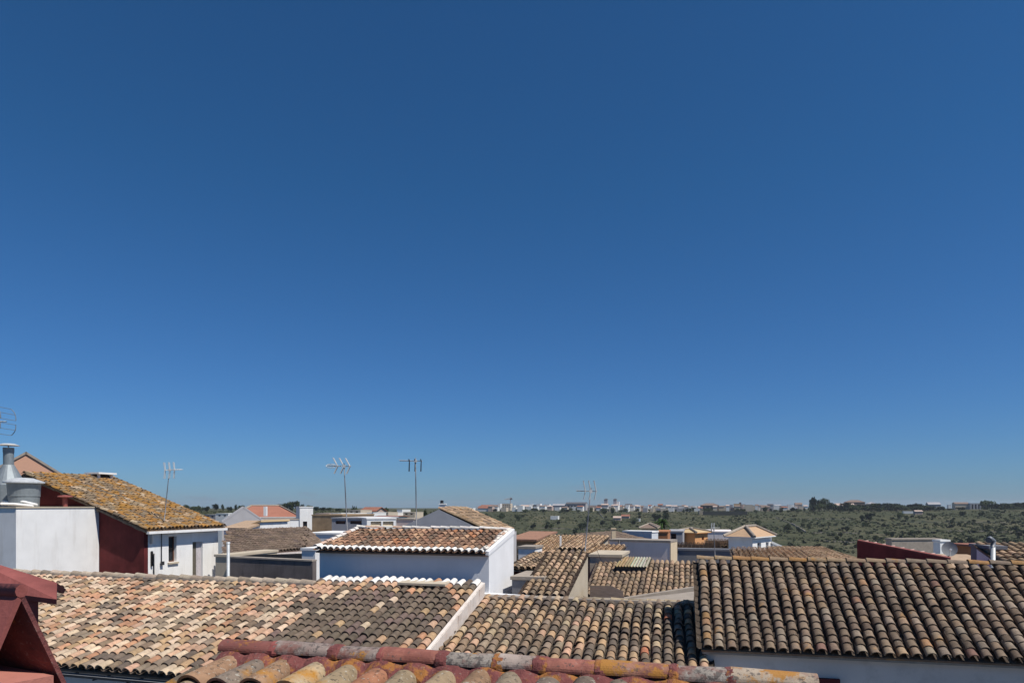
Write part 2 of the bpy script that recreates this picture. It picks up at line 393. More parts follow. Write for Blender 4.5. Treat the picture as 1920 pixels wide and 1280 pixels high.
# ------------------------------------------------------------------ generic building on the grid
def slab(parent, pts, mat, th=.12, name='roof'):
    n = (pts[1] - pts[0]).cross(pts[2] - pts[0]).normalized()
    if n.z < 0: n = -n
    mb = MB(); mb.hexa([p - n * th for p in pts], pts); return mb.build(name, mat, parent, recalc=True)
def bld(name, label, cat, px0, px1, Y, ytop, dl, roof='flat', yr=None, g=G, wm=None, rm=None, win=(), ov=.25, group=None, tl=None, z0=None, rise=None, fm=None, gm=None, root=None, pxr=None):
    """box on the grid seen between columns px0..px1 at depth Y; ytop is the row of the wall head"""
    wm = wm or white; rm = rm or brown_far
    b0 = g.b(px0, Y); a0 = g.a(px0, b0); a1 = g.a(px1, b0); dl = g.bfor(pxr, a1) - b0 if pxr else dl; b1 = b0 + dl; z1 = g.z(px0, ytop, b0); w = a1 - a0
    if z0 is None: c = g.pt((a0 + a1) / 2, b0, 0); z0 = hgt(c.x, c.y) - .5 if c.y > 100 else 0
    t = root or thing(name, g.pt((a0 + a1) / 2, (b0 + b1) / 2, z0), label, cat, group)
    faces = {'f': (g.pt(a0, b0, z0), g.A * w, -g.B), 'r': (g.pt(a1, b0, z0), g.B * dl, g.A), 'k': (g.pt(a1, b1, z0), -g.A * w, g.B), 'l': (g.pt(a0, b1, z0), -g.B * dl, -g.A)}
    H = UP * (z1 - z0); mb = MB(); wins = []
    dep = .14 if Y < 90 else .3
    for k, (O, U, out) in faces.items():
        ops = []
        for wn in win:
            if wn[0] != k: continue
            _, xa, xb, yt, yb = wn[:5]
            if k == 'f': ua, ub = g.a(xa, b0) - a0, g.a(xb, b0) - a0; bm = b0
            elif k == 'r': ua, ub = g.bfor(xa, a1) - b0, g.bfor(xb, a1) - b0; bm = b0 + (ua + ub) / 2
            else: ua, ub = sorted((b1 - g.bfor(xa, a0), b1 - g.bfor(xb, a0))); bm = b1 - (ua + ub) / 2
            xm = (xa + xb) / 2; op = (ua, ub, g.z(xm, yb, bm) - z0, g.z(xm, yt, bm) - z0); ops.append(op); wins.append((O, U.normalized(), out, op))
        wall_face(mb, O, U, H, out, ops, dep)
    bmid = (b0 + b1) / 2; amid = (a0 + a1) / 2
    if yr is not None:
        br = {'ga': bmid, 'hip': bmid, 'mf': b1, 'gb': b0}.get(roof, bmid); rz = g.z((px0 + px1) / 2, yr, br)
    else: rz = z1 + (rise if rise is not None else .3 * (dl if roof in ('ga', 'mf') else w) / 2)
    p = g.pt
    if roof == 'ga': mb.poly([p(a1, b0, z1), p(a1, b1, z1), p(a1, bmid, rz)]); mb.poly([p(a0, b0, z1), p(a0, b1, z1), p(a0, bmid, rz)])
    if roof == 'gb': mb.poly([p(a0, b0, z1), p(a1, b0, z1), p(amid, b0, rz)]); mb.poly([p(a0, b1, z1), p(a1, b1, z1), p(amid, b1, rz)])
    if roof == 'mf':
        for aa in (a0, a1): mb.poly([p(aa, b0, z1), p(aa, b1, z1), p(aa, b1, rz)])
        mb.poly([p(a0, b1, z1), p(a1, b1, z1), p(a1, b1, rz), p(a0, b1, rz)])
    if roof in ('mr', 'ml'):                                # rises to the right / left
        hi, lo = (a1, a0) if roof == 'mr' else (a0, a1)
        for bb in (b0, b1): mb.poly([p(lo, bb, z1), p(hi, bb, z1), p(hi, bb, rz)])
        mb.poly([p(hi, b0, z1), p(hi, b1, z1), p(hi, b1, rz), p(hi, b0, rz)])
    mb.build('wall', wm, t)
    for O, u, out, op in wins: window(t, O, u, UP, out, op, dep, fm=fm, gm=gm, bar=Y < 60, fw=.05 if Y < 90 else .15)
    def slope(q, U=None, V=None, clip=None):
        if tl: tiles(t, q[0], q[1] - q[0], q[3] - q[0], tl.get('s', .2), tl.get('e', .3), tl['c'], tl.get('l', 0), tl.get('mode', 'stuff'), clip, seg=tl.get('seg', 6), matkw=tl.get('kw', {}))
        else: slab(t, q, rm)
    if roof == 'flat':
        m2 = MB(); m2.box(p(a0 - .04, b0 - .04, z1), g.A * (w + .08), g.B * (dl + .08), UP * .09); m2.build('roof', rm or wm, t)
    elif roof == 'ga':
        k = (rz - z1) / (bmid - b0)
        slope([p(a0 - ov, b0 - ov, z1 - k * ov), p(a1 + ov, b0 - ov, z1 - k * ov), p(a1 + ov, bmid, rz), p(a0 - ov, bmid, rz)])
        slab(t, [p(a0 - ov, b1 + ov, z1 - k * ov), p(a1 + ov, b1 + ov, z1 - k * ov), p(a1 + ov, bmid, rz), p(a0 - ov, bmid, rz)], rm)
    elif roof == 'gb':
        k = (rz - z1) / (amid - a0)
        slope([p(a1 + ov, b0 - ov, z1 - k * ov), p(a1 + ov, b1 + ov, z1 - k * ov), p(amid, b1 + ov, rz), p(amid, b0 - ov, rz)])
        slab(t, [p(a0 - ov, b0 - ov, z1 - k * ov), p(a0 - ov, b1 + ov, z1 - k * ov), p(amid, b1 + ov, rz), p(amid, b0 - ov, rz)], rm)
    elif roof == 'mf':
        k = (rz - z1) / dl; slope([p(a0 - ov, b0 - ov, z1 - k * ov + .02), p(a1 + ov, b0 - ov, z1 - k * ov + .02), p(a1 + ov, b1 + ov, rz + k * ov + .02), p(a0 - ov, b1 + ov, rz + k * ov + .02)])
    elif roof == 'mr': k = (rz - z1) / w; slope([p(a0 - ov, b1 + ov, z1 - k * ov + .02), p(a0 - ov, b0 - ov, z1 - k * ov + .02), p(a1 + ov, b0 - ov, rz + k * ov + .02), p(a1 + ov, b1 + ov, rz + k * ov + .02)])
    elif roof == 'ml': k = (rz - z1) / w; slope([p(a1 + ov, b0 - ov, z1 - k * ov + .02), p(a1 + ov, b1 + ov, z1 - k * ov + .02), p(a0 - ov, b1 + ov, rz + k * ov + .02), p(a0 - ov, b0 - ov, rz + k * ov + .02)])
    elif roof == 'hip':
        c = [p(a0 - ov, b0 - ov, z1), p(a1 + ov, b0 - ov, z1), p(a1 + ov, b1 + ov, z1), p(a0 - ov, b1 + ov, z1)]
        hw = min(w, dl) / 2 + ov
        if w >= dl: ra, rb = p(a0 - ov + hw, bmid, rz), p(a1 + ov - hw, bmid, rz); fs = [[c[0], c[1], rb, ra], [c[1], c[2], rb], [c[2], c[3], ra, rb], [c[3], c[0], ra]]
        else: ra, rb = p(amid, b0 - ov + hw, rz), p(amid, b1 + ov - hw, rz); fs = [[c[0], c[1], ra], [c[1], c[2], rb, ra], [c[2], c[3], rb], [c[3], c[0], ra, rb]]
        m2 = MB()
        for q in fs: m2.poly(q)
        m2.poly(c); m2.build('roof', rm, t)
        cp = MB()
        for q in ((ra, rb), (c[0], ra), (c[1], rb if w >= dl else ra), (c[2], rb), (c[3], ra if w >= dl else rb)):
            if (q[0] - q[1]).length > .05: cp.tube([q[0] + UP * .03, q[1] + UP * .03], .10, 6)
        cp.build('hip_tiles', mortar if Y < 90 else rm, t, kind='stuff')
        fa = MB(); fa.hexa([q - UP * .06 for q in c], [q - UP * .003 for q in c]); fa.build('eave_board', wm, t)
    return t, dict(a0=a0, a1=a1, b0=b0, b1=b1, z1=z1, rz=rz, z0=z0)

# ------------------------------------------------------------------ palettes (albedo)
def cluster(i, j, f=.23, seed=0): return noise.noise(Vector((i * f, j * f, seed)))
CREAM = (.56, .45, .345); PINK = (.50, .33, .24); ORANGE = (.45, .255, .165); TAN = (.43, .30, .19); DARK = (.145, .118, .10); BROWN = (.23, .172, .128); YEL = (.42, .335, .235); GREY = (.27, .215, .168)
def colL(i, j, nc, nr, rnd):
    d = cluster(i, j, .5, 1) * .9 + rnd.random()
    if d > .89: return pick([(2, DARK), (2, BROWN), (1.5, GREY)], rnd)
    return pick([(5, CREAM), (3, PINK), (1.6, ORANGE), (2, TAN), (1, GREY), (.7, BROWN)], rnd)
def colM(i, j, nc, nr, rnd):
    edge = j >= nr - 3 or i >= nc - 3
    if j == nr - 1 and rnd.random() < .85: return (.72 + .06 * rnd.random(),) * 3
    if edge and rnd.random() < .55: return pick([(2, PINK), (1, TAN), (1, ORANGE)], rnd)
    if i < 4 and rnd.random() < .45: return pick([(1, PINK), (1, CREAM)], rnd)
    return pick([(9, (.145, .117, .096)), (5, (.175, .138, .112)), (1.1, TAN), (.5, CREAM), (2, (.17, .125, .115))], rnd)
def colN(i, j, nc, nr, rnd): return pick([(3, DARK), (3.8, BROWN), (2.4, TAN), (1.3, YEL), (1, PINK), (3, GREY), (.04, (.5, .2, .12))], rnd)
def colR(i, j, nc, nr, rnd):
    if i == 0 and rnd.random() < .3: return pick([(1, (.33, .20, .10))], rnd)
    return pick([(6, (.198, .150, .116)), (5, (.238, .184, .142)), (3, (.155, .117, .09)), (1.3, (.28, .205, .145)), (.25, (.30, .18, .11)), (.3, (.23, .14, .115)), (2.5, (.26, .215, .175))], rnd)
def colBox(i, j, nc, nr, rnd):
    if j == 0: return (.72 + rnd.random() * .05,) * 3
    if i >= nc - 1 and rnd.random() < .8: return (.74, .70, .66)
    return pick([(4, (.20, .125, .09)), (4, (.28, .165, .115)), (2.6, (.42, .27, .185)), (.6, (.40, .19, .11)), (2, (.17, .125, .098))], rnd)
def colE(i, j, nc, nr, rnd): return pick([(4, (.32, .20, .095)), (3.5, (.27, .21, .145)), (1.3, (.46, .36, .26)), (1.6, (.36, .19, .06)), (3, (.19, .15, .115))], rnd)
def colBrown(i, j, nc, nr, rnd): return pick([(5, (.17, .13, .105)), (3, (.21, .16, .13)), (1, (.14, .11, .1))], rnd)
def colTan(i, j, nc, nr, rnd): return pick([(5, (.40, .28, .18)), (3, (.33, .22, .14)), (2, (.45, .33, .23))], rnd)
def colPale(i, j, nc, nr, rnd): return pick([(5, (.50, .36, .25)), (3, (.43, .305, .205)), (2, (.55, .42, .30)), (1, (.36, .25, .17))], rnd)
def colMix(i, j, nc, nr, rnd): return pick([(4, (.27, .20, .14)), (3, (.34, .245, .17)), (2, (.42, .30, .215)), (1.5, (.18, .14, .11)), (.6, (.5, .4, .3))], rnd)
def colRed(i, j, nc, nr, rnd): return pick([(5, (.36, .15, .09)), (3, (.32, .13, .08)), (1, (.42, .2, .12))], rnd)

# ------------------------------------------------------------------ the near roof under the eye: ridge and last courses
g = G3; b_r = g.b(420, 4.87); zr = g.z(420, 1211, b_r); aL = g.a(420, b_r); aR = g.a(1522, b_r); tp = .205
t = thing('house', g.pt((aL + aR) / 2, b_r, 0), 'nearest house roof, lichen-spotted ridge tiles bedded in maroon mortar, bottom of the picture', 'house')
run = 2.4
zs = lambda b, k=tp: zr - .125 - abs(b_r - b) * k
mb = MB(); O = g.pt(aL + .06, b_r - run + .2, 0)
prof = [(b_r - run + .25, 0), (b_r + run - .25, 0), (b_r + run - .25, zs(b_r + run - .25) - .14), (b_r, zs(b_r) - .14), (b_r - run + .25, zs(b_r - run + .25) - .14)]
mb.hexa([g.pt(aL + .1, b, z) for b, z in prof], [g.pt(aR - .1, b, z) for b, z in prof]); mb.build('wall', white, t, recalc=True)
fgk = dict(pale=.9, grime=.9, fine=72)
FGP = [(3, (.34, .265, .18)), (2, (.26, .21, .16)), (2, (.31, .20, .13)), (1.2, (.34, .165, .105)), (1, (.19, .155, .13))]
def colFG(i, j, nc, nr, rnd): return pick(FGP, rnd)
sF = .232; eF = .335
U = g.A * (aR - aL); V = g.B * run + UP * (run * tp); Oe = g.pt(aL, b_r - run - .02, zs(b_r - run))
def fg_slope():
    global fg_roof
    fg_roof = tiles(t, Oe, U, V - V.normalized() * .15, sF, eF, colFG, .16, 'objects', None, seg=14, over=1.22, matkw=fgk, jit=1.3, chan_col=(.10, .085, .07))
fg_slope()
slab(t, [g.pt(aL, b_r, zs(b_r) - .02), g.pt(aR, b_r, zs(b_r) - .02), g.pt(aR, b_r + run, zs(b_r + run)), g.pt(aL, b_r + run, zs(b_r + run))], tm(False), .1, 'roof_slope')
# maroon mortar bed, lumpy, between the ridge tiles and the last course
mb = MB(); nn = 150; rows = []
for k in range(nn + 1):
    a = aL + .02 + (aR - aL - .04) * k / nn; ph = ((a - aL) / sF) % 1.0; arch = math.sin(math.pi * ph)
    r = random.Random(k); row = []
    for q, (db, dz) in enumerate(((.115, .01), (.06, .012), (-.02, .035), (-.085, .005), (-.135, -.035), (-.185 + .03 * arch, -.088 + .02 * arch), (-.20 + .03 * arch, -.13))):
        jx = (r.random() - .5) * .016; lift = .085 * arch if 3 <= q <= 5 else (.02 * arch if q == 6 else 0)
        row.append(g.pt(a + jx, b_r + db + (r.random() - .5) * .016, zr + dz - .05 + lift * .42 + (r.random() - .5) * .008))
    rows.append(row)
for k in range(nn):
    for q in range(len(rows[0]) - 1): mb.poly([rows[k][q], rows[k + 1][q], rows[k + 1][q + 1], rows[k][q + 1]], True)
def maroon_lichen(name, amt):
    m, tt, b = nodes(name)
    n1 = noise_n(tt, 7, 6, .65); c = mix(tt, ramp(tt, n1, .3, .7), (.125, .034, .034), (.24, .075, .062))
    n2 = noise_n(tt, 4.2, 6, .7); c = mix(tt, ramp(tt, n2, .60 - .1 * amt, .66 - .1 * amt, 0, .85), c, (.36, .15, .03))
    n3 = noise_n(tt, 40, 5, .7); c = mix(tt, ramp(tt, n3, .58, .66, 0, .35), c, (.33, .27, .22))
    n4 = noise_n(tt, 18, 5, .7); c = mix(tt, ramp(tt, n4, .60, .70, 0, .55), c, (.045, .03, .028))
    tt.links.new(c, b.inputs['Base Color']); b.inputs['Roughness'].default_value = .95; bump(tt, b, n3, .7, .02); return m
mort = maroon_lichen('maroon_mortar_lichen', .9)
mb.build('mortar_bed', mort, fg_roof)
# ridge tiles one by one; each with its own weathering, and a mortar collar on every joint
def ridge_mat(name, base, spots, lich, spotcol=(.07, .06, .055)):
    m, tt, b = nodes(name); n1 = noise_n(tt, 6, 6, .6); c = mix(tt, ramp(tt, n1, .3, .7), tuple(x * .75 for x in base), tuple(x * 1.2 for x in base))
    n2 = noise_n(tt, 26, 6, .7); c = mix(tt, ramp(tt, n2, .62 - .12 * spots, .66 - .1 * spots, 0, .8 if spots else 0), c, spotcol)
    n5 = noise_n(tt, 31, 5, .6); c = mix(tt, ramp(tt, n5, .58, .66, 0, .5 * spots), c, (.48, .44, .39))
    n6 = noise_n(tt, 4.1, 6, .7); c = mix(tt, ramp(tt, n6, .50, .60, 0, .75), c, (.20, .066, .05))
    n3 = noise_n(tt, 5.2, 6, .72); c = mix(tt, ramp(tt, n3, .66 - .26 * lich, .70 - .22 * lich, 0, .9 if lich else 0), c, (.38, .17, .025))
    tt.links.new(c, b.inputs['Base Color']); b.inputs['Roughness'].default_value = .9; n4 = noise_n(tt, 80, 4, .7); bump(tt, b, n4, .5, .01); return m
rm_mar = ridge_mat('ridge_maroon', (.20, .068, .055), .25, .5); rm_gry = ridge_mat('ridge_grey', (.26, .20, .17), .8, .2); rm_sal = ridge_mat('ridge_salmon', (.31, .115, .08), .25, .2)
rm_pal = ridge_mat('ridge_pale', (.36, .285, .24), .5, .12); rm_lic = ridge_mat('ridge_lichen', (.31, .15, .095), .5, .55); rm_mot = ridge_mat('ridge_mottled', (.29, .25, .21), 1, .15); rm_crm = ridge_mat('ridge_cream', (.38, .30, .22), .5, .6)
ridge_seq = [(420, rm_mar), (522, rm_mar), (632, rm_gry), (722, rm_gry), (832, rm_sal), (938, rm_mot), (1014, rm_pal), (1128, rm_sal), (1262, rm_lic), (1370, rm_mot), (1522, rm_crm)]
nn = len(ridge_seq)
for k in range(nn - 1):
    x0, x1 = ridge_seq[k][0], ridge_seq[k + 1][0]; a0 = g.a(x0, b_r); a1 = g.a(x1, b_r); L = a1 - a0; rr = random.Random(k + 3)
    mt = MB(); seg = 16; rg = 4; ring = []
    for q in range(rg):
        f = q / (rg - 1); rad = .083 - .009 * f if k % 2 else .075 + .008 * f; row = []
        for s in range(seg + 1):
            an = math.pi * (s / seg) * 1.08 - .04 * math.pi; d = 1 + (rr.random() - .5) * .03
            row.append(Vector((a0 + f * (L + .03), -math.cos(an) * rad * d, math.sin(an) * rad * .82 * d)))
        ring.append(row)
    tilt = (rr.random() - .5) * .02
    conv = lambda v: g.pt(v.x, b_r + v.y + .005, zr + v.z - .01 + tilt * (v.x - a0) + (.006 if k % 2 else 0))
    for q in range(rg - 1):
        for s in range(seg): mt.poly([conv(ring[q][s]), conv(ring[q][s + 1]), conv(ring[q + 1][s + 1]), conv(ring[q + 1][s])], True)
    for row in (ring[0], ring[-1]):
        for s in range(seg): mt.poly([conv(row[s]), conv(row[s + 1]), conv(Vector((row[s + 1].x, row[s + 1].y * .82, row[s + 1].z * .8))), conv(Vector((row[s].x, row[s].y * .82, row[s].z * .8)))])
    i0 = len(mt.v)
    mt.build('ridge_tile', ridge_seq[k + 1][1] if k else rm_mar, fg_roof, recalc=False)
    if k:
        mc = MB(); ring = []; wd = .028 + rr.random() * .022
        for q, (da, ex) in enumerate(((-wd, -.006), (-wd * .7, .004), (.0, .007), (wd * .6, .004), (wd, -.006))):
            row = []
            for s in range(seg + 1):
                an = math.pi * (s / seg) * 1.16 - .08 * math.pi; rad = .079 + ex + (rr.random() - .5) * .007
                row.append(g.pt(a0 + da + (rr.random() - .5) * .012, b_r + .005 - math.cos(an) * rad, zr + math.sin(an) * rad * .82 - .008))
            ring.append(row)
        for q in range(4):
            for s in range(seg): mc.poly([ring[q][s], ring[q][s + 1], ring[q + 1][s + 1], ring[q + 1][s]], True)
        mc.build('mortar_collar', mort if k not in (1, 3) else maroon_hi, fg_roof)
tag(fg_roof, 'weathered barrel tile courses with maroon mortar under the ridge')

# ------------------------------------------------------------------ maroon cowl and gabled cap at the lower left
g = G; Y0 = 3.0; ap = P(40, 1107, Y0); w = .24; h = .50; ln = .55
t = thing('chimney_cowl', ap - UP * h, 'open A-shaped maroon chimney cowl of two leaning slabs, bottom left corner', 'chimney cowl')
th = .022
for s, nm in ((-1, 'slab'), (1, 'slab')):
    foot = ap + g.B * (s * w) - UP * h; nrm = (UP * w + g.B * (s * h)).normalized(); mb = MB()
    q = [ap + g.B * (s * .004), foot, foot - g.A * ln, ap + g.B * (s * .004) - g.A * ln]
    mb.hexa([p - nrm * th for p in q], q); mb.build(nm, maroon_hi if s < 0 else maroon_lichen('cowl_paint', .1), t, recalc=True)
mb = MB(); mb.tube([ap + UP * .0 + g.A * .002, ap - g.A * ln], .03, 10); mb.build('ridge_roll', maroon_hi, t)
mb = MB(); c = ap - UP * .355; q = [c - g.B * .155 + g.A * .01, c + g.B * .145 + g.A * .01, c + g.B * .145 - g.A * (ln + .02), c - g.B * .155 - g.A * (ln + .02)]
q[0] = q[0] - UP * .03; q[1] = q[1] - UP * .05
mb.hexa([p - UP * .6 for p in q], q); mb.build('base', plaster('salmon_slab', (.40, .16, .125), .12, (.28, .1, .08), .4), t, recalc=True)
mb = MB(); q = [ap - UP * .50 + g.B * a + g.A * b for a, b in ((-.3, .0), (.28, .0), (.28, -ln), (-.3, -ln))]; mb.hexa([p - UP * .7 for p in q], q); mb.build('shaft', maroon_hi, t, recalc=True)
mb = MB(); mb.box(c - g.B * .16 - g.A * (ln - .02), g.A * .02, g.B * .3, UP * .30); mb.build('flue_shade_panel', black, t)  # black panel paints the darkness inside the cowl
# cap: a steep little roof whose near slope faces the eye, its verge open at the right end
D = 3.9; t = thing('chimney', P(20, 1200, D) - UP * .6, 'maroon chimney with gabled cap and open dark verge, behind the A-shaped cowl', 'chimney')
r0 = P(-90, 1030, 4.15); r1 = P(107, 1092, D); e0 = P(-90, 1098, 3.95); e1 = P(106, 1123, D - .2); k0 = P(-90, 1060, 4.5); k1 = P(124, 1104, D + .28)
mb = MB(); nrm = (r1 - r0).cross(e1 - r1).normalized(); nrm = nrm if nrm.y < 0 else -nrm
mb.hexa([p - nrm * .03 for p in (r0, r1, e1, e0)], [r0, r1, e1, e0]); mb.build('cap_slope', maroon_hi, t, recalc=True)
mb = MB(); n2 = (k1 - r1).cross(r0 - r1).normalized(); n2 = n2 if n2.z > 0 else -n2
mb.hexa([p - n2 * .03 for p in (r0, r1, k1, k0)], [r0, r1, k1, k0]); mb.build('cap_slope', maroon_hi, t, recalc=True)
mb = MB(); i1 = r1 * .96 + r0 * .04 - UP * .03; mb.poly([i1, e1 * .96 + e0 * .04, k1 * .96 + k0 * .04]); mb.build('verge_shade_sheet', plain('verge_shade', (.05, .02, .018)), t)  # dark sheet paints the shade in the open verge
q = [P(72, 1121, D - .12), P(72, 1121, D + .3)]
mb = MB(); bl = [P(-90, 1300, D - .1), P(76, 1300, D - .12), Vector((q[1].x, q[1].y, P(76, 1300, D - .12).z)), Vector((P(-90, 1300, D).x, D + .45, P(76, 1300, D).z))]
bl = [Vector((P(-90, 1300, D - .1).x, D - .12, EZ - 1.6)), Vector((q[0].x, D - .12, EZ - 1.6)), Vector((q[1].x - .02, D + .3, EZ - 1.6)), Vector((P(-90, 1300, D).x, D + .3, EZ - 1.6))]
tz = [P(-90, 1090, D - .1).z, q[0].z + .0, q[0].z, P(-90, 1090, D - .1).z]
mb.hexa(bl, [Vector((p.x, p.y, z)) for p, z in zip(bl, tz)]); mb.build('shaft', maroon_hi, t, recalc=True)

# ------------------------------------------------------------------ long pale roof on the left
g = G; bR = 14.66; bE = 10.52; zR = EZ - 1.99; zE = zR - .283 * (bR - bE); aLm = g.a(590, bR); aL0 = g.a(20, bR) - .6
t = thing('house', g.pt((aL0 + aLm) / 2, 12.5, 0), 'house with long cream, pink and charcoal patchwork tile roof, lower left', 'house')
O = g.pt(aL0, bE - .12, zE - .283 * .12); U = g.A * (aLm - aL0); V = g.pt(aL0, bR, zR) - O
rf = tiles(t, O, U, V, .21, .272, colL, 0, 'objects', None, seg=8, matkw=dict(pale=.2, grime=.4), jit=1.2)
caps(rf, g.pt(aL0, bR + .02, zR + .085), g.pt(aLm, bR + .02, zR + .085), .36, .105, [(3, (.46, .40, .33)), (2, (.40, .33, .27)), (1, (.26, .22, .18))], jit=1.8)
mb = MB(); mb.box(g.pt(aL0, bR - .12, zR - .05), U, g.B * .26, UP * .15); mb.build('ridge_mortar', mortar, rf)
b2 = bR + 2.2; slab(t, [g.pt(aL0, bR + .06, zR - .02), g.pt(aLm, bR + .06, zR - .02), g.pt(aLm, b2, zR - .62), g.pt(aL0, b2, zR - .62)], tm(False), .1, 'roof_slope')
prof = [(bE + .2, 0), (b2 - .1, 0), (b2 - .1, zR - .75), (bR, zR - .2), (bE + .2, zE - .10)]
mb = MB(); mb.hexa([g.pt(aL0 + .1, b, z) for b, z in prof], [g.pt(aLm - .03, b, z) for b, z in prof]); mb.build('wall', white2, t, recalc=True)
mb = MB(); zg = zE - .16
for k in range(8):                                          # half-round gutter with brackets
    a_, b_ = math.pi * k / 8, math.pi * (k + 1) / 8
    p = [(bE - .17 - math.cos(x) * .065, zg + .06 - math.sin(x) * .065) for x in (a_, b_)]
    mb.poly([g.pt(aL0, *p[0]), g.pt(aLm, *p[0]), g.pt(aLm, *p[1]), g.pt(aL0, *p[1])])
mb.tube([g.pt(aL0, bE - .235, zg + .06), g.pt(aLm, bE - .235, zg + .06)], .009, 6)
gt = mb.build('gutter', gutter_m, t)
mb = MB(); x = aL0 + .3
while x < aLm: mb.box(g.pt(x, bE - .2, zg - .03), g.A * .03, g.B * .4, UP * .025); x += .8
mb.build('gutter_brackets', gutter_m, gt, kind='stuff')

# ------------------------------------------------------------------ dark brown roof beside it
bT = bR + .40; zT = zR + .283 * .40; aM1 = g.a(902, bT)
t = thing('house', g.pt((aLm + aM1) / 2, 12.7, 0), 'house with dark brown tile roof and whitewashed right verge, before the central white house', 'house')
O = g.pt(aLm + .02, bE - .12, zE - .283 * .12 + .03); U = g.A * (aM1 - aLm - .02); V = g.pt(aLm + .02, bT, zT + .03) - O
rf = tiles(t, O, U, V, .199, .262, colM, 0, 'objects', None, seg=8, matkw=dict(pale=.12, grime=.35))
mb = MB(); mb.box(g.pt(aLm, bT + .06, zT - .3), g.A * (aM1 - aLm - .3), g.B * 1.0, UP * .27); mb.build('bounce_slab', plaster('bounce_slab_tan', (.20, .16, .13), .15, (.1, .08, .07), .4, .95, 3, False), t)  # added slab that bounces light onto the white house's front wall
prof = [(bE + .2, 0), (bT + .05, 0), (bT + .05, zT - .1), (bE + .2, zE - .10)]
mb = MB(); mb.hexa([g.pt(aLm, b, z) for b, z in prof], [g.pt(aM1 + .05, b, z) for b, z in prof]); mb.build('wall', plaster('pinkish_render', (.56, .46, .40), .12, (.4, .28, .22), .5), t, recalc=True)
mb = MB(); n_ = 24                                          # whitewashed verge kerb, slightly uneven
for k in range(n_):
    b0 = bE - .1 + (bT - bE + .12) * k / n_; b1 = bE - .1 + (bT - bE + .12) * (k + 1) / n_; z0_ = zE + .283 * (b0 - bE); z1_ = zE + .283 * (b1 - bE); r = random.Random(k); q = .02 * r.random()
    mb.hexa([g.pt(aM1 + .0, b0, z0_ - .25), g.pt(aM1 + .075, b0, z0_ - .25), g.pt(aM1 + .075, b1, z1_ - .25), g.pt(aM1, b1, z1_ - .25)], [g.pt(aM1 + .0, b0, z0_ + .09), g.pt(aM1 + .075 + q, b0, z0_ + .07), g.pt(aM1 + .075 + q, b1, z1_ + .07), g.pt(aM1, b1, z1_ + .09)])
mb.build('verge_kerb', plaster('worn_whitewash', (.66, .59, .53), .1, (.45, .31, .23), .7, .9, 5, False), t)
# beige skylight lid near the top
sk = thing('roof_hatch', g.pt(g.a(800, bT - .2), bT - .2, zT), 'beige raised skylight lid at the top of the dark brown roof', 'skylight')
bS = bT - .05; aS0 = g.a(762, bS); aS1 = g.a(849, bS); zS = g.z(800, 1087, bS)
mb = MB(); q = [g.pt(aS0, bS, zS), g.pt(aS1, bS, zS), g.pt(aS1, bS - .5, zS - .02), g.pt(aS0, bS - .5, zS - .02)]; mb.hexa([p - UP * .05 for p in q], q); mb.build('lid', beige, sk, recalc=True)
mb = MB(); mb.hexa([g.pt(aS0 + .04, bS - .02, zS - .4), g.pt(aS1 - .04, bS - .02, zS - .4), g.pt(aS1 - .04, bS - .30, zS - .45), g.pt(aS0 + .04, bS - .30, zS - .45)], [g.pt(aS0 + .04, bS - .02, zS - .07), g.pt(aS1 - .04, bS - .02, zS - .07), g.pt(aS1 - .04, bS - .30, zS - .09), g.pt(aS0 + .04, bS - .30, zS - .09)]); mb.build('dark_box', black, sk, recalc=True)  # black box paints the shadow beneath the raised lid

# ------------------------------------------------------------------ white house with its own mono-pitch tile roof, centre
bF = g.b(915, 17.1); aX1 = g.a(915, bF); aX0 = g.a(592, bF); bK = bF + 2.4; zEv = g.z(750, 1034, bF); zTp = g.z(800, 994.5, bK)
t = thing('house', g.pt((aX0 + aX1) / 2, bF + 1, 0), 'white house with brown-red mono-pitch roof edged in whitewashed tiles, centre', 'house')
sl_ = (zTp - zEv) / (bK - bF)
mb = MB(); zw = zEv - .06; bW = bF + .14
prof = [(bW, 0), (bK, 0), (bK, zTp - .02), (bW, zw + .02)]
mb.hexa([g.pt(aX0 + .03, b, z) for b, z in prof], [g.pt(aX1 - .02, b, z) for b, z in prof]); mb.build('wall', white2, t, recalc=True)
O = g.pt(aX0, bF, zEv - .02); U = g.A * (aX1 - aX0 - .12); V = g.pt(aX0, bK - .06, zEv - .02 + sl_ * (bK - bF - .06)) - O
rf = tiles(t, O, U, V, .193, .31, colBox, 0, 'objects', None, seg=8, matkw=dict(pale=.1, grime=.25), w0=.42, chan_col=(.16, .10, .075))
caps(rf, g.pt(aX0 - .05, bK - .04, zTp + .07), g.pt(aX1 - .1, bK - .04, zTp + .07), .30, .068, [(5, (.70, .68, .67)), (1.6, (.52, .37, .30))], jit=2.2, mats=tm(True, 0, pale=.3, grime=.1))
caps(rf, g.pt(aX0 - .04, bF + .05, zEv + .06), g.pt(aX0 - .04, bK, zTp + .05), .27, .078, [(5, (.72, .70, .69)), (1.6, (.55, .4, .33))], name='verge_tile', jit=1.5, mats=tm(True, 0, pale=.3, grime=.1))
mb = MB(); mb.hexa([g.pt(aX1 - .09, bF + .06, zEv - .06), g.pt(aX1 + .0, bF + .06, zEv - .06), g.pt(aX1 + .0, bK + .02, zTp - .06), g.pt(aX1 - .09, bK + .02, zTp - .06)],
    [g.pt(aX1 - .09, bF + .06, zEv + .06), g.pt(aX1 + .0, bF + .06, zEv + .05), g.pt(aX1 + .0, bK + .02, zTp + .08), g.pt(aX1 - .09, bK + .02, zTp + .09)]); mb.build('verge_parapet', white2, t, recalc=True)
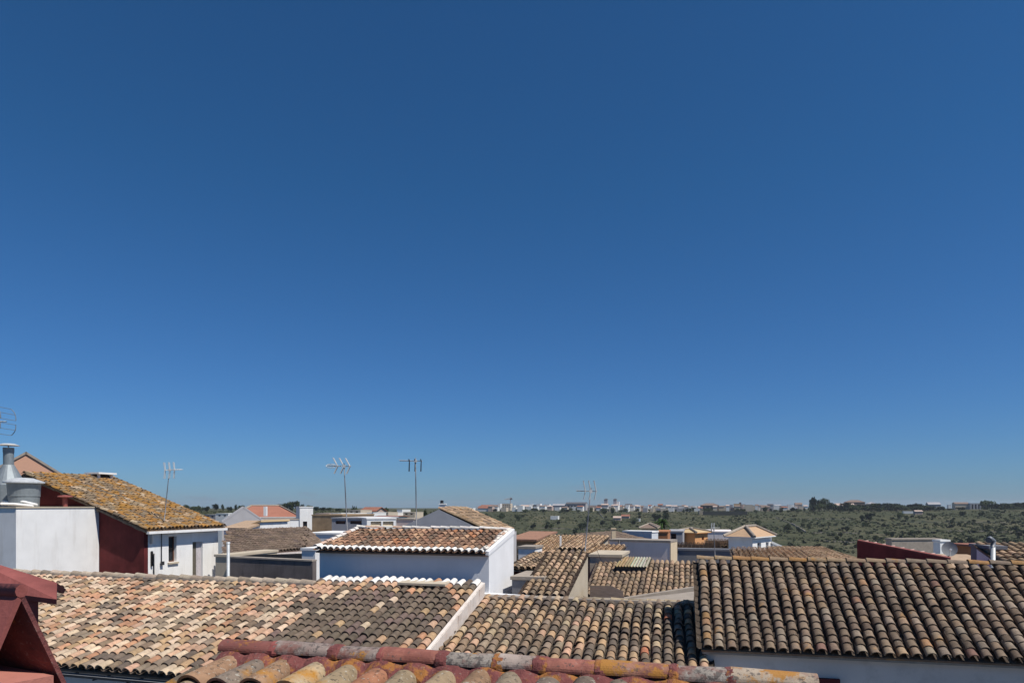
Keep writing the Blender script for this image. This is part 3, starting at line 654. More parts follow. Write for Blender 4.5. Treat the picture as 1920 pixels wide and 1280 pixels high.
caps(rf, g.pt(aX1 - .13, bF + .1, zEv + .075), g.pt(aX1 - .13, bK - .1, zTp + .065), .24, .05, [(3, (.66, .63, .6)), (1, (.5, .36, .29))], name='verge_tile', jit=1.5, mats=tm(True, 0, pale=.2, grime=.1))
mb = MB(); mb.box(g.pt(aX0 + .03, bF + .06, zEv - .075), g.A * (aX1 - aX0 - .06), g.B * .09, UP * .035); mb.build('eave_course', plain('brick_red', (.24, .12, .085), .9), t)
# low white parapet and sill to its right, over the next roof
q0 = g.pt(aX1 + .3, bF, EZ - 2.6)
t2 = thing('parapet_wall', q0, 'low white parapet beside the foot of the central white house', 'wall')
bq = bF - .10; mb = MB(); za = g.z(930, 1121, bq); ae = g.a(1000, bq)
mb.hexa([g.pt(g.a(903, bq), bq, za - .7), g.pt(ae, bq, za - .7), g.pt(ae, bq + .3, za - .7), g.pt(g.a(903, bq), bq + .3, za - .7)],
    [g.pt(g.a(903, bq), bq, za + .10), g.pt(ae, bq, za + .0), g.pt(ae, bq + .3, za + .06), g.pt(g.a(903, bq), bq + .3, za + .10)]); mb.build('coping', white2, t2, recalc=True)
mb = MB(); q1 = P(968, 1112, 18.6); q2 = P(1012, 1092, 19.2); mb.hexa([p + v for p, v in ((q1, Vector((0, 0, -.4))), (q2, Vector((0, 0, -.5))), (q2, Vector((.1, .25, -.5))), (q1, Vector((.1, .25, -.4))))], [q1, q2, q2 + Vector((.1, .25, .0)), q1 + Vector((.1, .25, 0))]); mb.build('sloping_coping', white2, t2, recalc=True)
# ------------------------------------------------------------------ the middle roof of mixed tiles
g = G2; bR = g.b(905, 16.15); zR = EZ - 2.205; k = .2185; aN0 = g.a(876, bR); aN1 = g.a(1316, bR); run = 4.4
t = thing('house', g.pt((aN0 + aN1) / 2, bR - 2, 0), 'low house with mixed grey, tan and yellow tiles, left of the big right roof', 'house')
O = g.pt(aN0, bR - run, zR - k * run); U = g.A * (aN1 - aN0); V = g.pt(aN0, bR, zR) - O
rf = tiles(t, O, U, V, .206, .273, colN, 0, 'objects', None, seg=8, matkw=dict(pale=.3, grime=.4), w0=.415, chan_col=(.07, .058, .048))
caps(rf, g.pt(aN0 + 2.6, bR + .04, zR + .03), g.pt(aN1, bR + .04, zR + .03), .38, .085, [(2, (.42, .35, .25)), (1, (.26, .22, .17))], jit=.8)
mb = MB(); mb.box(g.pt(aN0 + .1, bR - .12, zR - .03), U - g.A * .1, g.B * .36, UP * .11); mb.build('ridge_mortar', mortar, rf)
b2 = bR + .24
prof = [(bR - run + .2, 0), (b2, 0), (b2, zR - .1), (bR, zR - .12), (bR - run + .2, zR - k * run - .1)]
mb = MB(); mb.hexa([g.pt(aN0 + .05, b, z) for b, z in prof], [g.pt(aN1 - .02, b, z) for b, z in prof]); mb.build('wall', white2, t, recalc=True)

# ------------------------------------------------------------------ the big roof on the right
bR = g.b(1308, 14.29); bE = g.b(1318, 12.17); zR = EZ - 1.215; zE = EZ - 2.56; k = (zR - zE) / (bR - bE); aR0 = g.a(1308, bR) - .02; aR1 = aR0 + .2095 * 31
t = thing('house', g.pt((aR0 + aR1) / 2, bR - 1, 0), 'big house on the right, steep grey-brown tile columns above a peeling white wall', 'house')
O = g.pt(aR0, bE - .02, zE); U = g.A * (aR1 - aR0); V = g.pt(aR0, bR, zR) - O
rf = tiles(t, O, U, V, .2095, .178, colR, .18, 'objects', None, seg=8, over=1.45, matkw=dict(pale=.3, grime=.35, lcol=(.36, .2, .08)), w0=.405, chan_col=(.07, .055, .045))
caps(rf, g.pt(aR0, bR + .01, zR + .085), g.pt(aR1, bR + .01, zR + .085), .37, .085, [(2, (.27, .20, .14)), (2, (.32, .19, .09)), (2, (.22, .175, .14))], lichen=.35, jit=.8)
b2 = bR + 2.1; slab(t, [g.pt(aR0, bR + .02, zR - .02), g.pt(aR1, bR + .02, zR - .02), g.pt(aR1, b2, zR - 1.2), g.pt(aR0, b2, zR - 1.2)], tm(False), .1, 'roof_slope')
prof = [(bE + .16, 0), (b2 - .1, 0), (b2 - .1, zR - 1.28), (bR, zR - .14), (bE + .16, zE - .04)]
peel = plaster('peeling_whitewash', (.64, .575, .52), .06, (.45, .40, .36), .75, .92, 1.2, False)
mb = MB(); mb.hexa([g.pt(aR0 + .05, b, z) for b, z in prof], [g.pt(aR1 - .05, b, z) for b, z in prof]); mb.build('wall', peel, t, recalc=True)
mb = MB(); mb.box(g.pt(aR0 + .02, bE + .03, zE - .085), U - g.A * .1, g.B * .2, UP * .055); mb.build('eave_course', mortar, t)
mb = MB(); mb.box(g.pt(g.a(1528, bE), bE + .08, g.z(1550, 1284, bE)), g.A * .42, g.B * .1, UP * .09); mb.build('lintel', maroon, t)

# ------------------------------------------------------------------ left house: white block, maroon gable, white facade, lichen roof
g = G; b0 = g.b(270, 27.0); a1 = g.a(270, b0); bZ = g.bfor(409, a1); zEv = g.z(270, 991, b0); aRd = a1 - 6.1; zRd = g.z(50, 891, b0)
t = thing('house', g.pt(a1 - 3, b0 + 2, 0), 'left house with orange lichen roof, maroon gable wall and white facade', 'house')
sl_ = (zRd - zEv) / (a1 - aRd); aF = a1 - 12.2
mb = MB(); fp = [g.pt(aF, b0, 0), g.pt(a1, b0, 0), g.pt(a1, b0, zEv), g.pt(aRd, b0, zRd - .08), g.pt(aF, b0, zEv)]; mb.hexa(fp, [p + g.B * .2 for p in fp]); mb.build('gable_wall', maroon, t, recalc=True, label='maroon painted gable wall')
O = g.pt(a1 + .002, b0 + .2, 0); ops = []
for (xa, xb, yt, yb) in ((316, 331, 1005, 1053), (361, 380, 1015, 1100)):
    ba, bb = g.bfor(xa, a1), g.bfor(xb, a1); xm = (xa + xb) / 2; bm = (ba + bb) / 2; ops.append((ba - b0 - .2, bb - b0 - .2, g.z(xm, yb, bm), g.z(xm, yt, bm)))
mb = MB(); wall_face(mb, O, g.B * (bZ - b0 - .2), UP * (zEv - .02), g.A, ops, .16)
wall_face(mb, g.pt(a1, bZ, 0), -g.A * (a1 - aF), UP * (zEv - .02), g.B)
mb.poly([g.pt(aF, bZ, zEv), g.pt(a1, bZ, zEv), g.pt(aRd, bZ, zRd - .1)])
mb.build('facade_wall', white, t)
w_ = window(t, O, g.B, UP, g.A, ops[0], .16, fm=wood)
mb = MB(); o = ops[0]; mb.box(O + g.B * (o[0] - .06) + UP * (o[2] - .07), g.B * (o[1] - o[0] + .12), g.A * .08, UP * .065); mb.build('sill', beige, w_)
o = ops[1]; mb = MB(); mb.box(O - g.A * .12 + g.B * (o[0]) + UP * o[2], g.B * ((o[1] - o[0]) * .55), -g.A * .04, UP * (o[3] - o[2])); dr = mb.build('door', plain('olive_door', (.12, .105, .08)), t)
mb = MB(); mb.box(O - g.A * .11 + g.B * (o[0] + (o[1] - o[0]) * .55) + UP * o[2], g.B * ((o[1] - o[0]) * .45), -g.A * .04, UP * (o[3] - o[2])); mb.build('door_leaf', plain('pale_shutter', (.5, .46, .47)), dr)
ov = .28
O2 = g.pt(a1 + ov, b0 - .16, zEv - sl_ * ov + .05); rf = tiles(t, O2, g.B * (bZ - b0 + .3), g.pt(aRd, b0 - .16, zRd + .05) - O2, .205, .29, colE, .5, 'stuff', None, seg=6, matkw=dict(pale=.45, grime=.45, lcol=(.33, .165, .035)), jit=2.6)
slab(t, [g.pt(aF - ov, b0 - .16, zEv - sl_ * ov), g.pt(aF - ov, bZ + .14, zEv - sl_ * ov), g.pt(aRd, bZ + .14, zRd + .03), g.pt(aRd, b0 - .16, zRd + .03)], tm(False, .5), .1, 'roof_slope')
caps(rf, g.pt(aRd, b0 - .1, zRd + .08), g.pt(aRd, bZ + .1, zRd + .08), .36, .1, [(1, (.34, .22, .10)), (1, (.28, .22, .15))], lichen=.7)
mb = MB(); mb.box(g.pt(a1 + ov - .06, b0 - .1, zEv - sl_ * ov - .10), g.A * .13, g.B * (bZ - b0 + .3), UP * .10); gt = mb.build('gutter', white, t)
mb = MB(); mb.tube([g.pt(a1 + .1, b0 + .3, zEv - .1), g.pt(a1 + .06, b0 + .32, zEv - .6)], .05, 8); mb.build('downpipe', white, gt)
mb = MB(); q = g.pt(a1 + .05, b0 + .45, 0); mb.tube([q + UP * (zEv - 1.0), q + UP * 5], .022, 6); mb.tube([q + UP * (zEv - .9) - g.B * .1, q + UP * (zEv - 1.5) - g.B * .1], .045, 6); mb.build('conduit', dark_metal, t)
mb = MB(); q = g.pt(a1 + .05, b0 + .85, 0); mb.tube([q + UP * (zEv - .1), q + UP * (zEv - 1.35)], .018, 6); mb.box(q + UP * (zEv - 1.5) - g.B * .06, g.A * .07, g.B * .14, UP * .15); mb.build('cable_box', dark_metal, t)
mb = MB(); va = g.pt(a1 + ov - .05, b0 - .17, zEv - sl_ * ov + .03); vb = g.pt(aRd, b0 - .17, zRd + .05)
for k in range(22):
    r = random.Random(k); p0 = va.lerp(vb, k / 22); p1_ = va.lerp(vb, (k + .94) / 22); jz = (r.random() - .5) * .03; th_ = .07 + .03 * r.random()
    mb.hexa([p0 + UP * (jz - th_), p1_ + UP * (jz - th_), p1_ + UP * (jz - th_) + g.B * .18, p0 + UP * (jz - th_) + g.B * .18], [p0 + UP * jz, p1_ + UP * jz, p1_ + UP * jz + g.B * .18, p0 + UP * jz + g.B * .18])
mb.build('verge_bricks', plaster('verge_mortar', (.20, .155, .115), .3, (.08, .06, .05), .6, .95, 8, False), t, kind='stuff')
# vent chimney with slab cap
vc = g.pt(aRd + .1, bZ - .9, zRd + .05); c = P(202, 890, vc.y); t = thing('chimney', vc, 'squat white vent chimney with flat slab cap on the lichen roof', 'chimney'); zc = zp(885.5, vc.y)
mb = MB(); mb.box(g.pt(aRd - .20, bZ - 1.1, zRd - .3), g.A * .62, g.B * .8, UP * (zc - .25 - zRd + .3)); mb.build('shaft', white, t)
for da in (-.20, .34):
    for db in (-1.1, -.4): mb = MB(); mb.box(g.pt(aRd + da, bZ + db, zc - .25), g.A * .08, g.B * .1, UP * .17); mb.build('pillar', white, t)
mb = MB(); mb.box(g.pt(aRd - .12, bZ - 1.0, zc - .249), g.A * .45, g.B * .6, UP * .15); mb.build('flue', black, t)  # shade of the vent openings painted as a black block
mb = MB(); mb.box(g.pt(aRd - .30, bZ - 1.2, zc - .08), g.A * .84, g.B * 1.0, UP * .08); mb.build('cap', white, t)
# white block in front of the maroon gable
aB = g.a(186, b0); bB = g.bfor(30, aB); zB = g.z(100, 952, (b0 + bB) / 2)
t = thing('annex', g.pt(aB - 2, bB, 0), 'plain white flat-topped block carrying the metal ducts, far left', 'building')
mb = MB(); mb.box(g.pt(aB - 5, bB, 0), g.A * 5, g.B * (b0 - bB - .01), UP * zB); mb.build('wall', white, t)
mb = MB(); mb.box(g.pt(aB - 5.03, bB - .03, zB), g.A * 5.06, g.B * (b0 - bB - .02), UP * .05); mb.build('coping', beige, t)
mb = MB(); pp = g.pt(aB - .15, b0 - .012, 0); t2 = thing('vent_pipe', P(122, 951, pp.y - .3), 'small maroon capped vent pipe before the maroon gable', 'vent pipe'); c = P(122, 951, pp.y - .35); c.z = zB
mb.lathe(c, [(.0, .04), (.09, .05), (.09, .42), (0, .42)], 12); mb.build('pipe', maroon_hi, t2); mb = MB(); mb.lathe(c, [(0, .40), (.28, .44), (.24, .49), (0, .52)], 14); mb.build('cap', maroon_hi, t2)
# metal ducts standing on the block
Yd = g.Y(40, bB) + 2.2; bz = zB + .06
t = thing('extractor_duct', P(45, 945, Yd), 'galvanised extractor drum with conical lid on the white block, far left', 'duct'); c = Vector((P(45, 945, Yd).x, Yd, bz)); k = Yd / F
mb = MB(); mb.lathe(c, [(.0, .0), (24 * k, .0), (25 * k, 19 * k), (26 * k, 19.2 * k), (26 * k, 20 * k), (25.5 * k, 20.4 * k), (27 * k, 44 * k), (0, 44 * k)], 28); mb.build('drum', galv, t)
mb = MB(); mb.lathe(c, [(0, 43 * k), (33 * k, 43.5 * k), (33 * k, 46 * k), (14 * k, 53 * k), (0, 54 * k)], 28); mb.build('lid', plain('pale_zinc', (.62, .63, .63), .5, .3), t)
t = thing('flue_pipe', P(16, 945, Yd + .9), 'tall galvanised flue with cone hood and disc cap, far left edge', 'flue'); k = (Yd + .9) / F; c = Vector((P(16, 945, Yd + .9).x, Yd + .9, bz))
mb = MB(); mb.lathe(c, [(30 * k, 0), (30 * k, 40 * k), (26 * k, 45 * k), (9.5 * k, 77 * k), (8.5 * k, 78 * k)], 24); mb.build('hood', galv, t)
mb = MB(); mb.lathe(c, [(8.5 * k, 76 * k), (8.5 * k, 101 * k), (9 * k, 101 * k), (9 * k, 110 * k), (0, 110 * k)], 20); mb.build('pipe', galv, t)
mb = MB(); mb.lathe(c, [(1 * k, 108 * k), (1 * k, 113 * k)], 8); mb.lathe(c, [(0, 113 * k), (18 * k, 114 * k), (10 * k, 117.5 * k), (0, 118 * k)], 24); mb.build('cap', plain('pale_zinc2', (.6, .6, .57), .5, .3), t)
# scrap pipes on the block's edge
for k, (x0, y0, x1, y1, r, lab) in enumerate(((2, 944, 62, 948, .05, 'white plastic pipe lying along the edge of the white block'), (28, 938, 70, 946, .045, 'white pipe leaning across the extractor drum base'), (4, 940, 26, 946, .06, 'pale crumpled sheet roll heaped at the left end of the block'))):
    mb = MB(); pa, pb = P(x0, y0, Yd - .55 + .1 * k), P(x1, y1, Yd - .45 + .1 * k); mb.tube([pa, pa.lerp(pb, .4) + UP * .02, pb], r, 10); mb.build('pipe', white, None, lab, category='pipe')
# brick gable behind
t, d = bld('brick_house', 'pink brick gable with pale verge, behind the ducts at far left', 'house', -58, 148, 38, 903, 10, 'gb', 846, g=Grid(-.72), wm=plaster('pink_brick', (.60, .34, .23), .05, (.45, .25, .18), .3, .9, 12, False), rm=mortar, ov=.07)
# ------------------------------------------------------------------ brown hipped house and its dark yard wall
t = thing('house', Vector((-11, 32, 0)), 'low house with broad brown hipped roof behind the dark stained yard wall', 'house')
zE_ = EZ - 2.06; p1 = P(420, 1043, 27.8); p1.z = zE_; p2 = P(568, 1031, 31.5); p2.z = zE_; p3 = P(604, 1021, 35.6); p3.z = zE_; r1 = P(576, 990, 36.5); r0 = P(392, 989, 35.5); r0 = r1 - (p2 - p1) * 1.15
def quad_tiles(tt, A_, B_, C_, D_, s, e, col, **kw):
    """A,B eave left/right; C,D ridge right/left: tiles clipped to the quad"""
    u = (B_ - A_).normalized(); V0 = ((D_ + C_) / 2 - (A_ + B_) / 2); n = u.cross(V0).normalized(); v = n.cross(u).normalized(); q = [((p - A_).dot(u), (p - A_).dot(v)) for p in (A_, B_, C_, D_)]
    x0 = min(a for a, _ in q); x1 = max(a for a, _ in q); y1 = max(b for _, b in q)
    def clip(pu, pv):
        x = x0 + pu * (x1 - x0); y = pv * y1
        for i in range(4):
            (ax, ay), (bx, by) = q[i], q[(i + 1) % 4]
            if (bx - ax) * (y - ay) - (by - ay) * (x - ax) < -.02: return False
        return True
    slab(tt, [A_, B_, C_, D_], brown_far, .1, 'roof_deck')
    return tiles(tt, A_ + u * x0, u * (x1 - x0), v * y1, s, e, col, clip=clip, mode='stuff', **kw)
quad_tiles(t, p1, p2, r1, r0, .19, .3, colBrown, seg=5)
quad_tiles(t, p2, p3, r1.lerp(p3, .02), r1, .19, .3, colBrown, seg=5)
mb = MB(); bk_ = p3 - (p2 - p1); mb.hexa([Vector((p.x, p.y, 0)) for p in (p1, p2, p3, bk_)], [p - UP * .13 for p in (p1, p2, p3, bk_)]); mb.build('wall', white, t, recalc=True)
mb = MB(); mb.box(p1.lerp(p2, .02) + Vector((.05, -.1, -.14)), (p2 - p1) * .97, Vector((.12, -.06, 0)), UP * .10); mb.build('gutter', plain('pale_gutter', (.62, .55, .50)), t)
# yard wall
Yw = 25.0; t = thing('yard_wall', P(508, 1090, Yw) * 1, 'tall dark brown stained yard wall below the brown hipped roof', 'wall'); gg = Grid(.289)
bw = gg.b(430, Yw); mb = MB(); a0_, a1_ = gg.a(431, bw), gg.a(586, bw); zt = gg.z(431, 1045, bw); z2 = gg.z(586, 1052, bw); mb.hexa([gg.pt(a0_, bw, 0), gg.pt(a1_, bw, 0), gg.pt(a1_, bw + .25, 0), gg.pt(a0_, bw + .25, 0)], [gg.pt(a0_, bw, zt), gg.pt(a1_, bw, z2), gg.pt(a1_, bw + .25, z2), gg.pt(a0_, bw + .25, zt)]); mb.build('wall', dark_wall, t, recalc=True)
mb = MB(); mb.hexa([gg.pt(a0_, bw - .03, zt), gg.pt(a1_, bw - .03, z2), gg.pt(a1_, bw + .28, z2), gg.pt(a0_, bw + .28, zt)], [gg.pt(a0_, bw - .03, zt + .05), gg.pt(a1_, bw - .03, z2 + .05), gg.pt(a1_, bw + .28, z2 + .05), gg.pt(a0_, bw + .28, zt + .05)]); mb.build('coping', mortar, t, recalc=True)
bld('annex', 'narrow beige wall end between white facade and yard wall', 'building', 404, 430, 26.2, 1043, 3, 'flat', wm=beige, rm=beige)
bld('annex', 'small white wall block left of the central white house', 'building', 566, 591, 25.2, 1031, 4, 'flat', wm=white, rm=white)
mb = MB(); pp = P(428, 1018, 24.6); mb.tube([Vector((pp.x, pp.y, 4)), pp], .055, 10); mb.tube([pp - UP * .02, pp + UP * .05], .065, 10); mb.build('drain_pipe', pipe_grey, None, 'pale upright drain pipe before the dark yard wall', category='pipe')
# lean-to strip roof in front of hip roof
t = thing('lean_to', P(500, 1045, 26.5), 'thin tan lean-to roof strip along the top of the dark yard wall', 'roof')
q = [P(432, 1045, 25.6), P(585, 1050, 24.6), P(566, 1037, 27.5), P(440, 1041, 27)]; slab(t, q, tm(False), .08)

# ------------------------------------------------------------------ narrow strip house with beige side wall
g = G; b0 = 16.71; b1 = 19.84; a1 = -3.40; a0 = -4.58; z0_ = EZ - 2.27; z1_ = EZ - 1.40
t = thing('house', g.pt(a1 - .5, b0 + 1, 0), 'narrow strip of coarse tile columns with bare beige side wall, right of the white house', 'house')
O = g.pt(a0, b0 - .1, z0_ - .03); tiles(t, O, g.A * (a1 - a0 - .02), g.pt(a0, b1, z1_) - O, .196, .262, colMix, 0, 'objects', None, seg=8, matkw=dict(pale=.3, grime=.4), w0=.38, chan_col=(.05, .036, .03))
prof = [(b0, 0), (b1, 0), (b1, z1_ - .03), (b0, z0_ - .06)]
mb = MB(); mb.hexa([g.pt(a0, b, z) for b, z in prof], [g.pt(a1 - .02, b, z) for b, z in prof]); mb.build('wall', beige, t, recalc=True)
mb = MB(); mb.box(g.pt(a1 - .021, b0, 0), g.A * .02, g.B * .02, UP * 3); mb.build('corner_bead', beige, t)
# ------------------------------------------------------------------ roofs and yards between it and the big right roof
t, d = bld('house', 'house with fine ribbed tan tile roof and corrugated dormer, behind the middle roof', 'house', 1104, 1330, 21.3, 1118, 2.6, 'mf', 1058, wm=mortar, rm=brown_far, ov=.1, tl=dict(s=.17, e=.3, c=colMix, seg=6))
t = thing('dormer', P(1190, 1060, 22), 'dormer with green and rusty corrugated sheet lid on the tan roof', 'dormer')
q = [P(1153, 1061, 22.75), P(1214, 1062, 22.55), P(1222, 1044, 23.9), P(1166, 1043, 24.1)]
mb = MB(); nC = 22
for i in range(nC * 2):
    f0, f1 = i / (nC * 2), (i + 1) / (nC * 2); h0 = .02 * math.sin(f0 * nC * 2 * math.pi * .5) ; h1 = .02 * math.sin(f1 * nC * 2 * math.pi * .5)
    cc = (.30, .22, .14) if f0 < .45 else (.36, .37, .30); r = random.Random(i); cc = tuple(c * (.85 + .3 * r.random()) for c in cc)
    mb.poly([q[0].lerp(q[1], f0) + UP * h0, q[0].lerp(q[1], f1) + UP * h1, q[3].lerp(q[2], f1) + UP * h1, q[3].lerp(q[2], f0) + UP * h0], False, cc)
mb.build('corrugated_sheet', tm(False, 0, pale=.1, grime=.2), t)
mb = MB(); mb.hexa([p - UP * .2 for p in (q[0] + Vector((.06, .12, 0)), q[1] + Vector((-.06, .12, 0)), q[2], q[3])], [p - UP * .04 for p in (q[0] + Vector((.06, .12, 0)), q[1] + Vector((-.06, .12, 0)), q[2], q[3])]); mb.build('dark_box', dark_metal, t, recalc=True)
bld('outbuilding', 'plain beige block left of the corrugated dormer', 'building', 1106, 1165, 23.8, 1043, 2.2, 'flat', wm=beige, rm=beige)
t = thing('parapet_wall', P(1235, 1110, 20), 'rough tan parapet stepping up right before the ribbed tan roof', 'wall')
q = [P(1150, 1124, 18.6), P(1304, 1100, 19.6)]; mb = MB(); mb.hexa([q[0] - UP * .9, q[1] - UP * .9, q[1] - UP * .9 + Vector((.05, .25, 0)), q[0] - UP * .9 + Vector((.05, .25, 0))], [q[0], q[1], q[1] + Vector((.05, .25, 0)), q[0] + Vector((.05, .25, 0))]); mb.build('wall', mortar, t, recalc=True)
mb = MB(); q = [P(1172, 1128, 17.2), P(1302, 1132, 16.6), P(1302, 1108, 19.3), P(1165, 1124, 18.5)]; mb.hexa([p - UP * .6 for p in q], q); mb.build('terrace', mortar, None, 'mortar-skimmed terrace strip behind the middle roof ridge, beside big right roof', category='terrace', recalc=True)
mb = MB(); q = [P(1106, 1128, 17.3), P(1172, 1128, 17.0), P(1168, 1108, 18.6), P(1148, 1098, 19.2), P(1106, 1097, 19.3)]; mb.hexa([p - UP * .3 for p in q], q); mb.build('canopy', plaster('dark_felt', (.07, .052, .043), .2, (.12, .07, .05), .5, .95, 5, False), None, 'dark brown flat canopy beside the beige side wall', category='canopy', recalc=True)
# cluster right of the white house
bld('house', 'small house with red tile roof just right of the white house top', 'house', 955, 1001, 46, 1010, 6, 'mf', 996, wm=earth, rm=plaster('worn_red_roof', (.33, .18, .12), .2, (.2, .11, .08), .5, .95, 7, False))
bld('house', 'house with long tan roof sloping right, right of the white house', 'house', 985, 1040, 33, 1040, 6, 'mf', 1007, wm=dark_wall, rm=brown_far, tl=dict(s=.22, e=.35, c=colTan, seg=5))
bld('outbuilding', 'low white tank house against the white house corner', 'building', 972, 1003, 27, 1028, 1.2, 'flat', wm=white, rm=mortar)
bld('house', 'house with ragged brown roof below the white tank house', 'house', 955, 1040, 22.0, 1068, 3.4, 'mf', 1040, wm=maroon, rm=brown_far, ov=.1, tl=dict(s=.21, e=.33, c=colMix, seg=5))
bld('outbuilding', 'grey flat-roofed yard room at the foot of the white house', 'building', 960, 1018, 18.3, 1086, 1.6, 'flat', wm=slate, rm=mortar)
bld('house', 'plain tan roof with white corner strip, behind the strip roof', 'house', 1048, 1108, 29, 1032, 5, 'mf', 1007, wm=beige, rm=tan_roof, ov=.05, tl=dict(s=.21, e=.32, c=colPale, seg=5))
mb = MB(); pp = P(1049.5, 1004, 33.6); mb.box(Vector((pp.x, pp.y, 3)), (.09, 0, 0), (0, .1, 0), (0, 0, pp.z - 3)); mb.build('post', white, None, 'thin white post at the corner of the plain tan roof', category='post')
bld('house', 'dim brown-roofed house with white lintel, behind the tan sloping roof', 'house', 1003, 1048, 40, 1022, 5, 'mf', 1007, wm=white, rm=plaster('brown_roof', (.27, .185, .125), .2, (.15, .1, .07), .5, .95, 8, False), ov=.05)
bld('house', 'pale tan low roof before the plain tan roof', 'house', 1090, 1150, 25, 1046, 3.5, 'mf', 1025, wm=mortar, rm=tan_roof, ov=.05, tl=dict(s=.21, e=.32, c=colTan, seg=5))
# long brown house running away, its left wall's shade painted as dark render
t = thing('house', Vector((5.2, 34, 0)), 'long brown-roofed house with dark shaded left wall running away', 'house')
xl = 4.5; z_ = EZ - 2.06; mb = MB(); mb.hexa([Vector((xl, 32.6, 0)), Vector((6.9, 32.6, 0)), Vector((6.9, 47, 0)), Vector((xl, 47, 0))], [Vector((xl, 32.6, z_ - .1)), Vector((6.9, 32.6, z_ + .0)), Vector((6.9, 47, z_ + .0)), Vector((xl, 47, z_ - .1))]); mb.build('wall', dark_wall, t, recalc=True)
O = Vector((xl - .15, 47, z_)); tiles(t, O, Vector((0, -14.5, 0)), Vector((2.7, 0, .2)), .21, .33, colBrown, 0, 'stuff', None, seg=5)
mb = MB(); pp = P(1147, 1003, 37); mb.box(pp - UP * .4, (.22, 0, 0), (0, .25, 0), UP * .72); mb.box(pp + Vector((-.03, -.03, .32)), (.28, 0, 0), (0, .31, 0), UP * .06); mb.build('chimney', cream, None, 'small cream chimney on the long brown roof', category='chimney')
gm_ = Grid(.5); t, d = bld('house', 'windowless mauve-grey wall with sunlit cream end', 'house', 1143, 1256, 30.5, 1014, 1.0, 'flat', g=gm_, wm=mauve, rm=mortar, pxr=1268)
mb = MB(); mb.box(gm_.pt(d['a1'] + .002, d['b0'] - .01, 4), gm_.A * .04, gm_.B * (d['b1'] - d['b0'] + .02), UP * (d['z1'] - 4.02)); mb.build('end_wall', cream, t, label='sunlit cream end wall')
mb = MB(); gg = Grid(.5); bb = gg.b(1143, 30.5) - .012; aa = gg.a(1162, bb); mb.tube([gg.pt(aa, bb - .05, 5), gg.pt(aa, bb - .05, gg.z(1162, 1012, bb))], .035, 8); mb.build('drain_pipe', dark_metal, None, 'dark drain pipe running down the mauve-grey wall', category='pipe')
bld('outbuilding', 'blue-white shed with sunlit white end behind the mauve wall', 'building', 1168, 1222, 44, 997, 2.4, 'flat', g=Grid(.62), pxr=1234, wm=plaster('blue_white', (.62, .64, .66), .1, (.3, .33, .4), .5), rm=white)
bld('house', 'little house with brown hip roof above the blue-white shed', 'house', 1203, 1228, 80, 989, 4, 'hip', 981, wm=cream, rm=brown_far, ov=.3)
bld('house', 'rust-red flat house beside the blue-white shed', 'house', 1232, 1252, 46, 998, 3, 'flat', wm=terracotta_wall, rm=terracotta_wall)
bld('house', 'grey flat house with dark window between the rust and orange houses', 'house', 1252, 1280, 52, 997, 4, 'flat', wm=grey_plaster, rm=grey_plaster, win=(('f', 1258, 1268, 1000, 1010),))
bld('house', 'orange house with tan hip roof and small window', 'house', 1264, 1303, 56, 997, 4, 'hip', 990, g=Grid(.9), wm=orange_wall, rm=tan_far, win=(('r', 1316, 1320, 1006, 1012),), ov=.25, pxr=1327)
bld('house', 'dim mauve house with flat top behind the television mast', 'house', 1318, 1372, 62, 997, 5, 'flat', wm=mauve, rm=mauve)
bld('house', 'low brown roof with white lintel before the orange house', 'house', 1268, 1345, 38, 1036, 6, 'mf', 1021, wm=white, rm=brown_far, tl=dict(s=.24, e=.36, c=colBrown, seg=5))
bld('house', 'small red-roofed house left of the tan hip-roofed house', 'house', 1330, 1365, 42, 1026, 5, 'mf', 1014, wm=mortar, rm=rust_far, tl=dict(s=.24, e=.36, c=colMix, seg=5))
bld('house', 'two-storey white house with tan hip roof and two tall windows', 'house', 1366, 1411, 40, 1005, 3.4, 'hip', 986, g=Grid(.9), wm=white, rm=plaster('tan_tiles', (.48, .32, .20), .1, (.3, .2, .13), .4, .95, 6, False), ov=.2, pxr=1447, win=(('r', 1420, 1427, 1017, 1030), ('r', 1436, 1441, 1016, 1029)), fm=grey_plaster)
bld('house', 'white lean-to falling right of the tan hip-roofed house', 'house', 1449, 1484, 41, 1031, 3, 'ml', None, g=Grid(.1), wm=white, rm=white, rise=.5, ov=.05)
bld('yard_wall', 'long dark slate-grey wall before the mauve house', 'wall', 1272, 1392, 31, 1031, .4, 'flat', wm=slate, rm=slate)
bld('house', 'wide tan tile roof before the white wing, right of the slate wall', 'house', 1386, 1520, 23.5, 1054, 4.5, 'mf', 1032, wm=white, rm=tan_roof, ov=.15, tl=dict(s=.2, e=.31, c=colPale, seg=5))
bld('house', 'second tan tile roof reaching to the maroon parapet', 'house', 1500, 1612, 26, 1054, 5, 'mf', 1030, wm=white, rm=tan_roof, ov=.15, tl=dict(s=.2, e=.31, c=colPale, seg=5), g=Grid(.15))
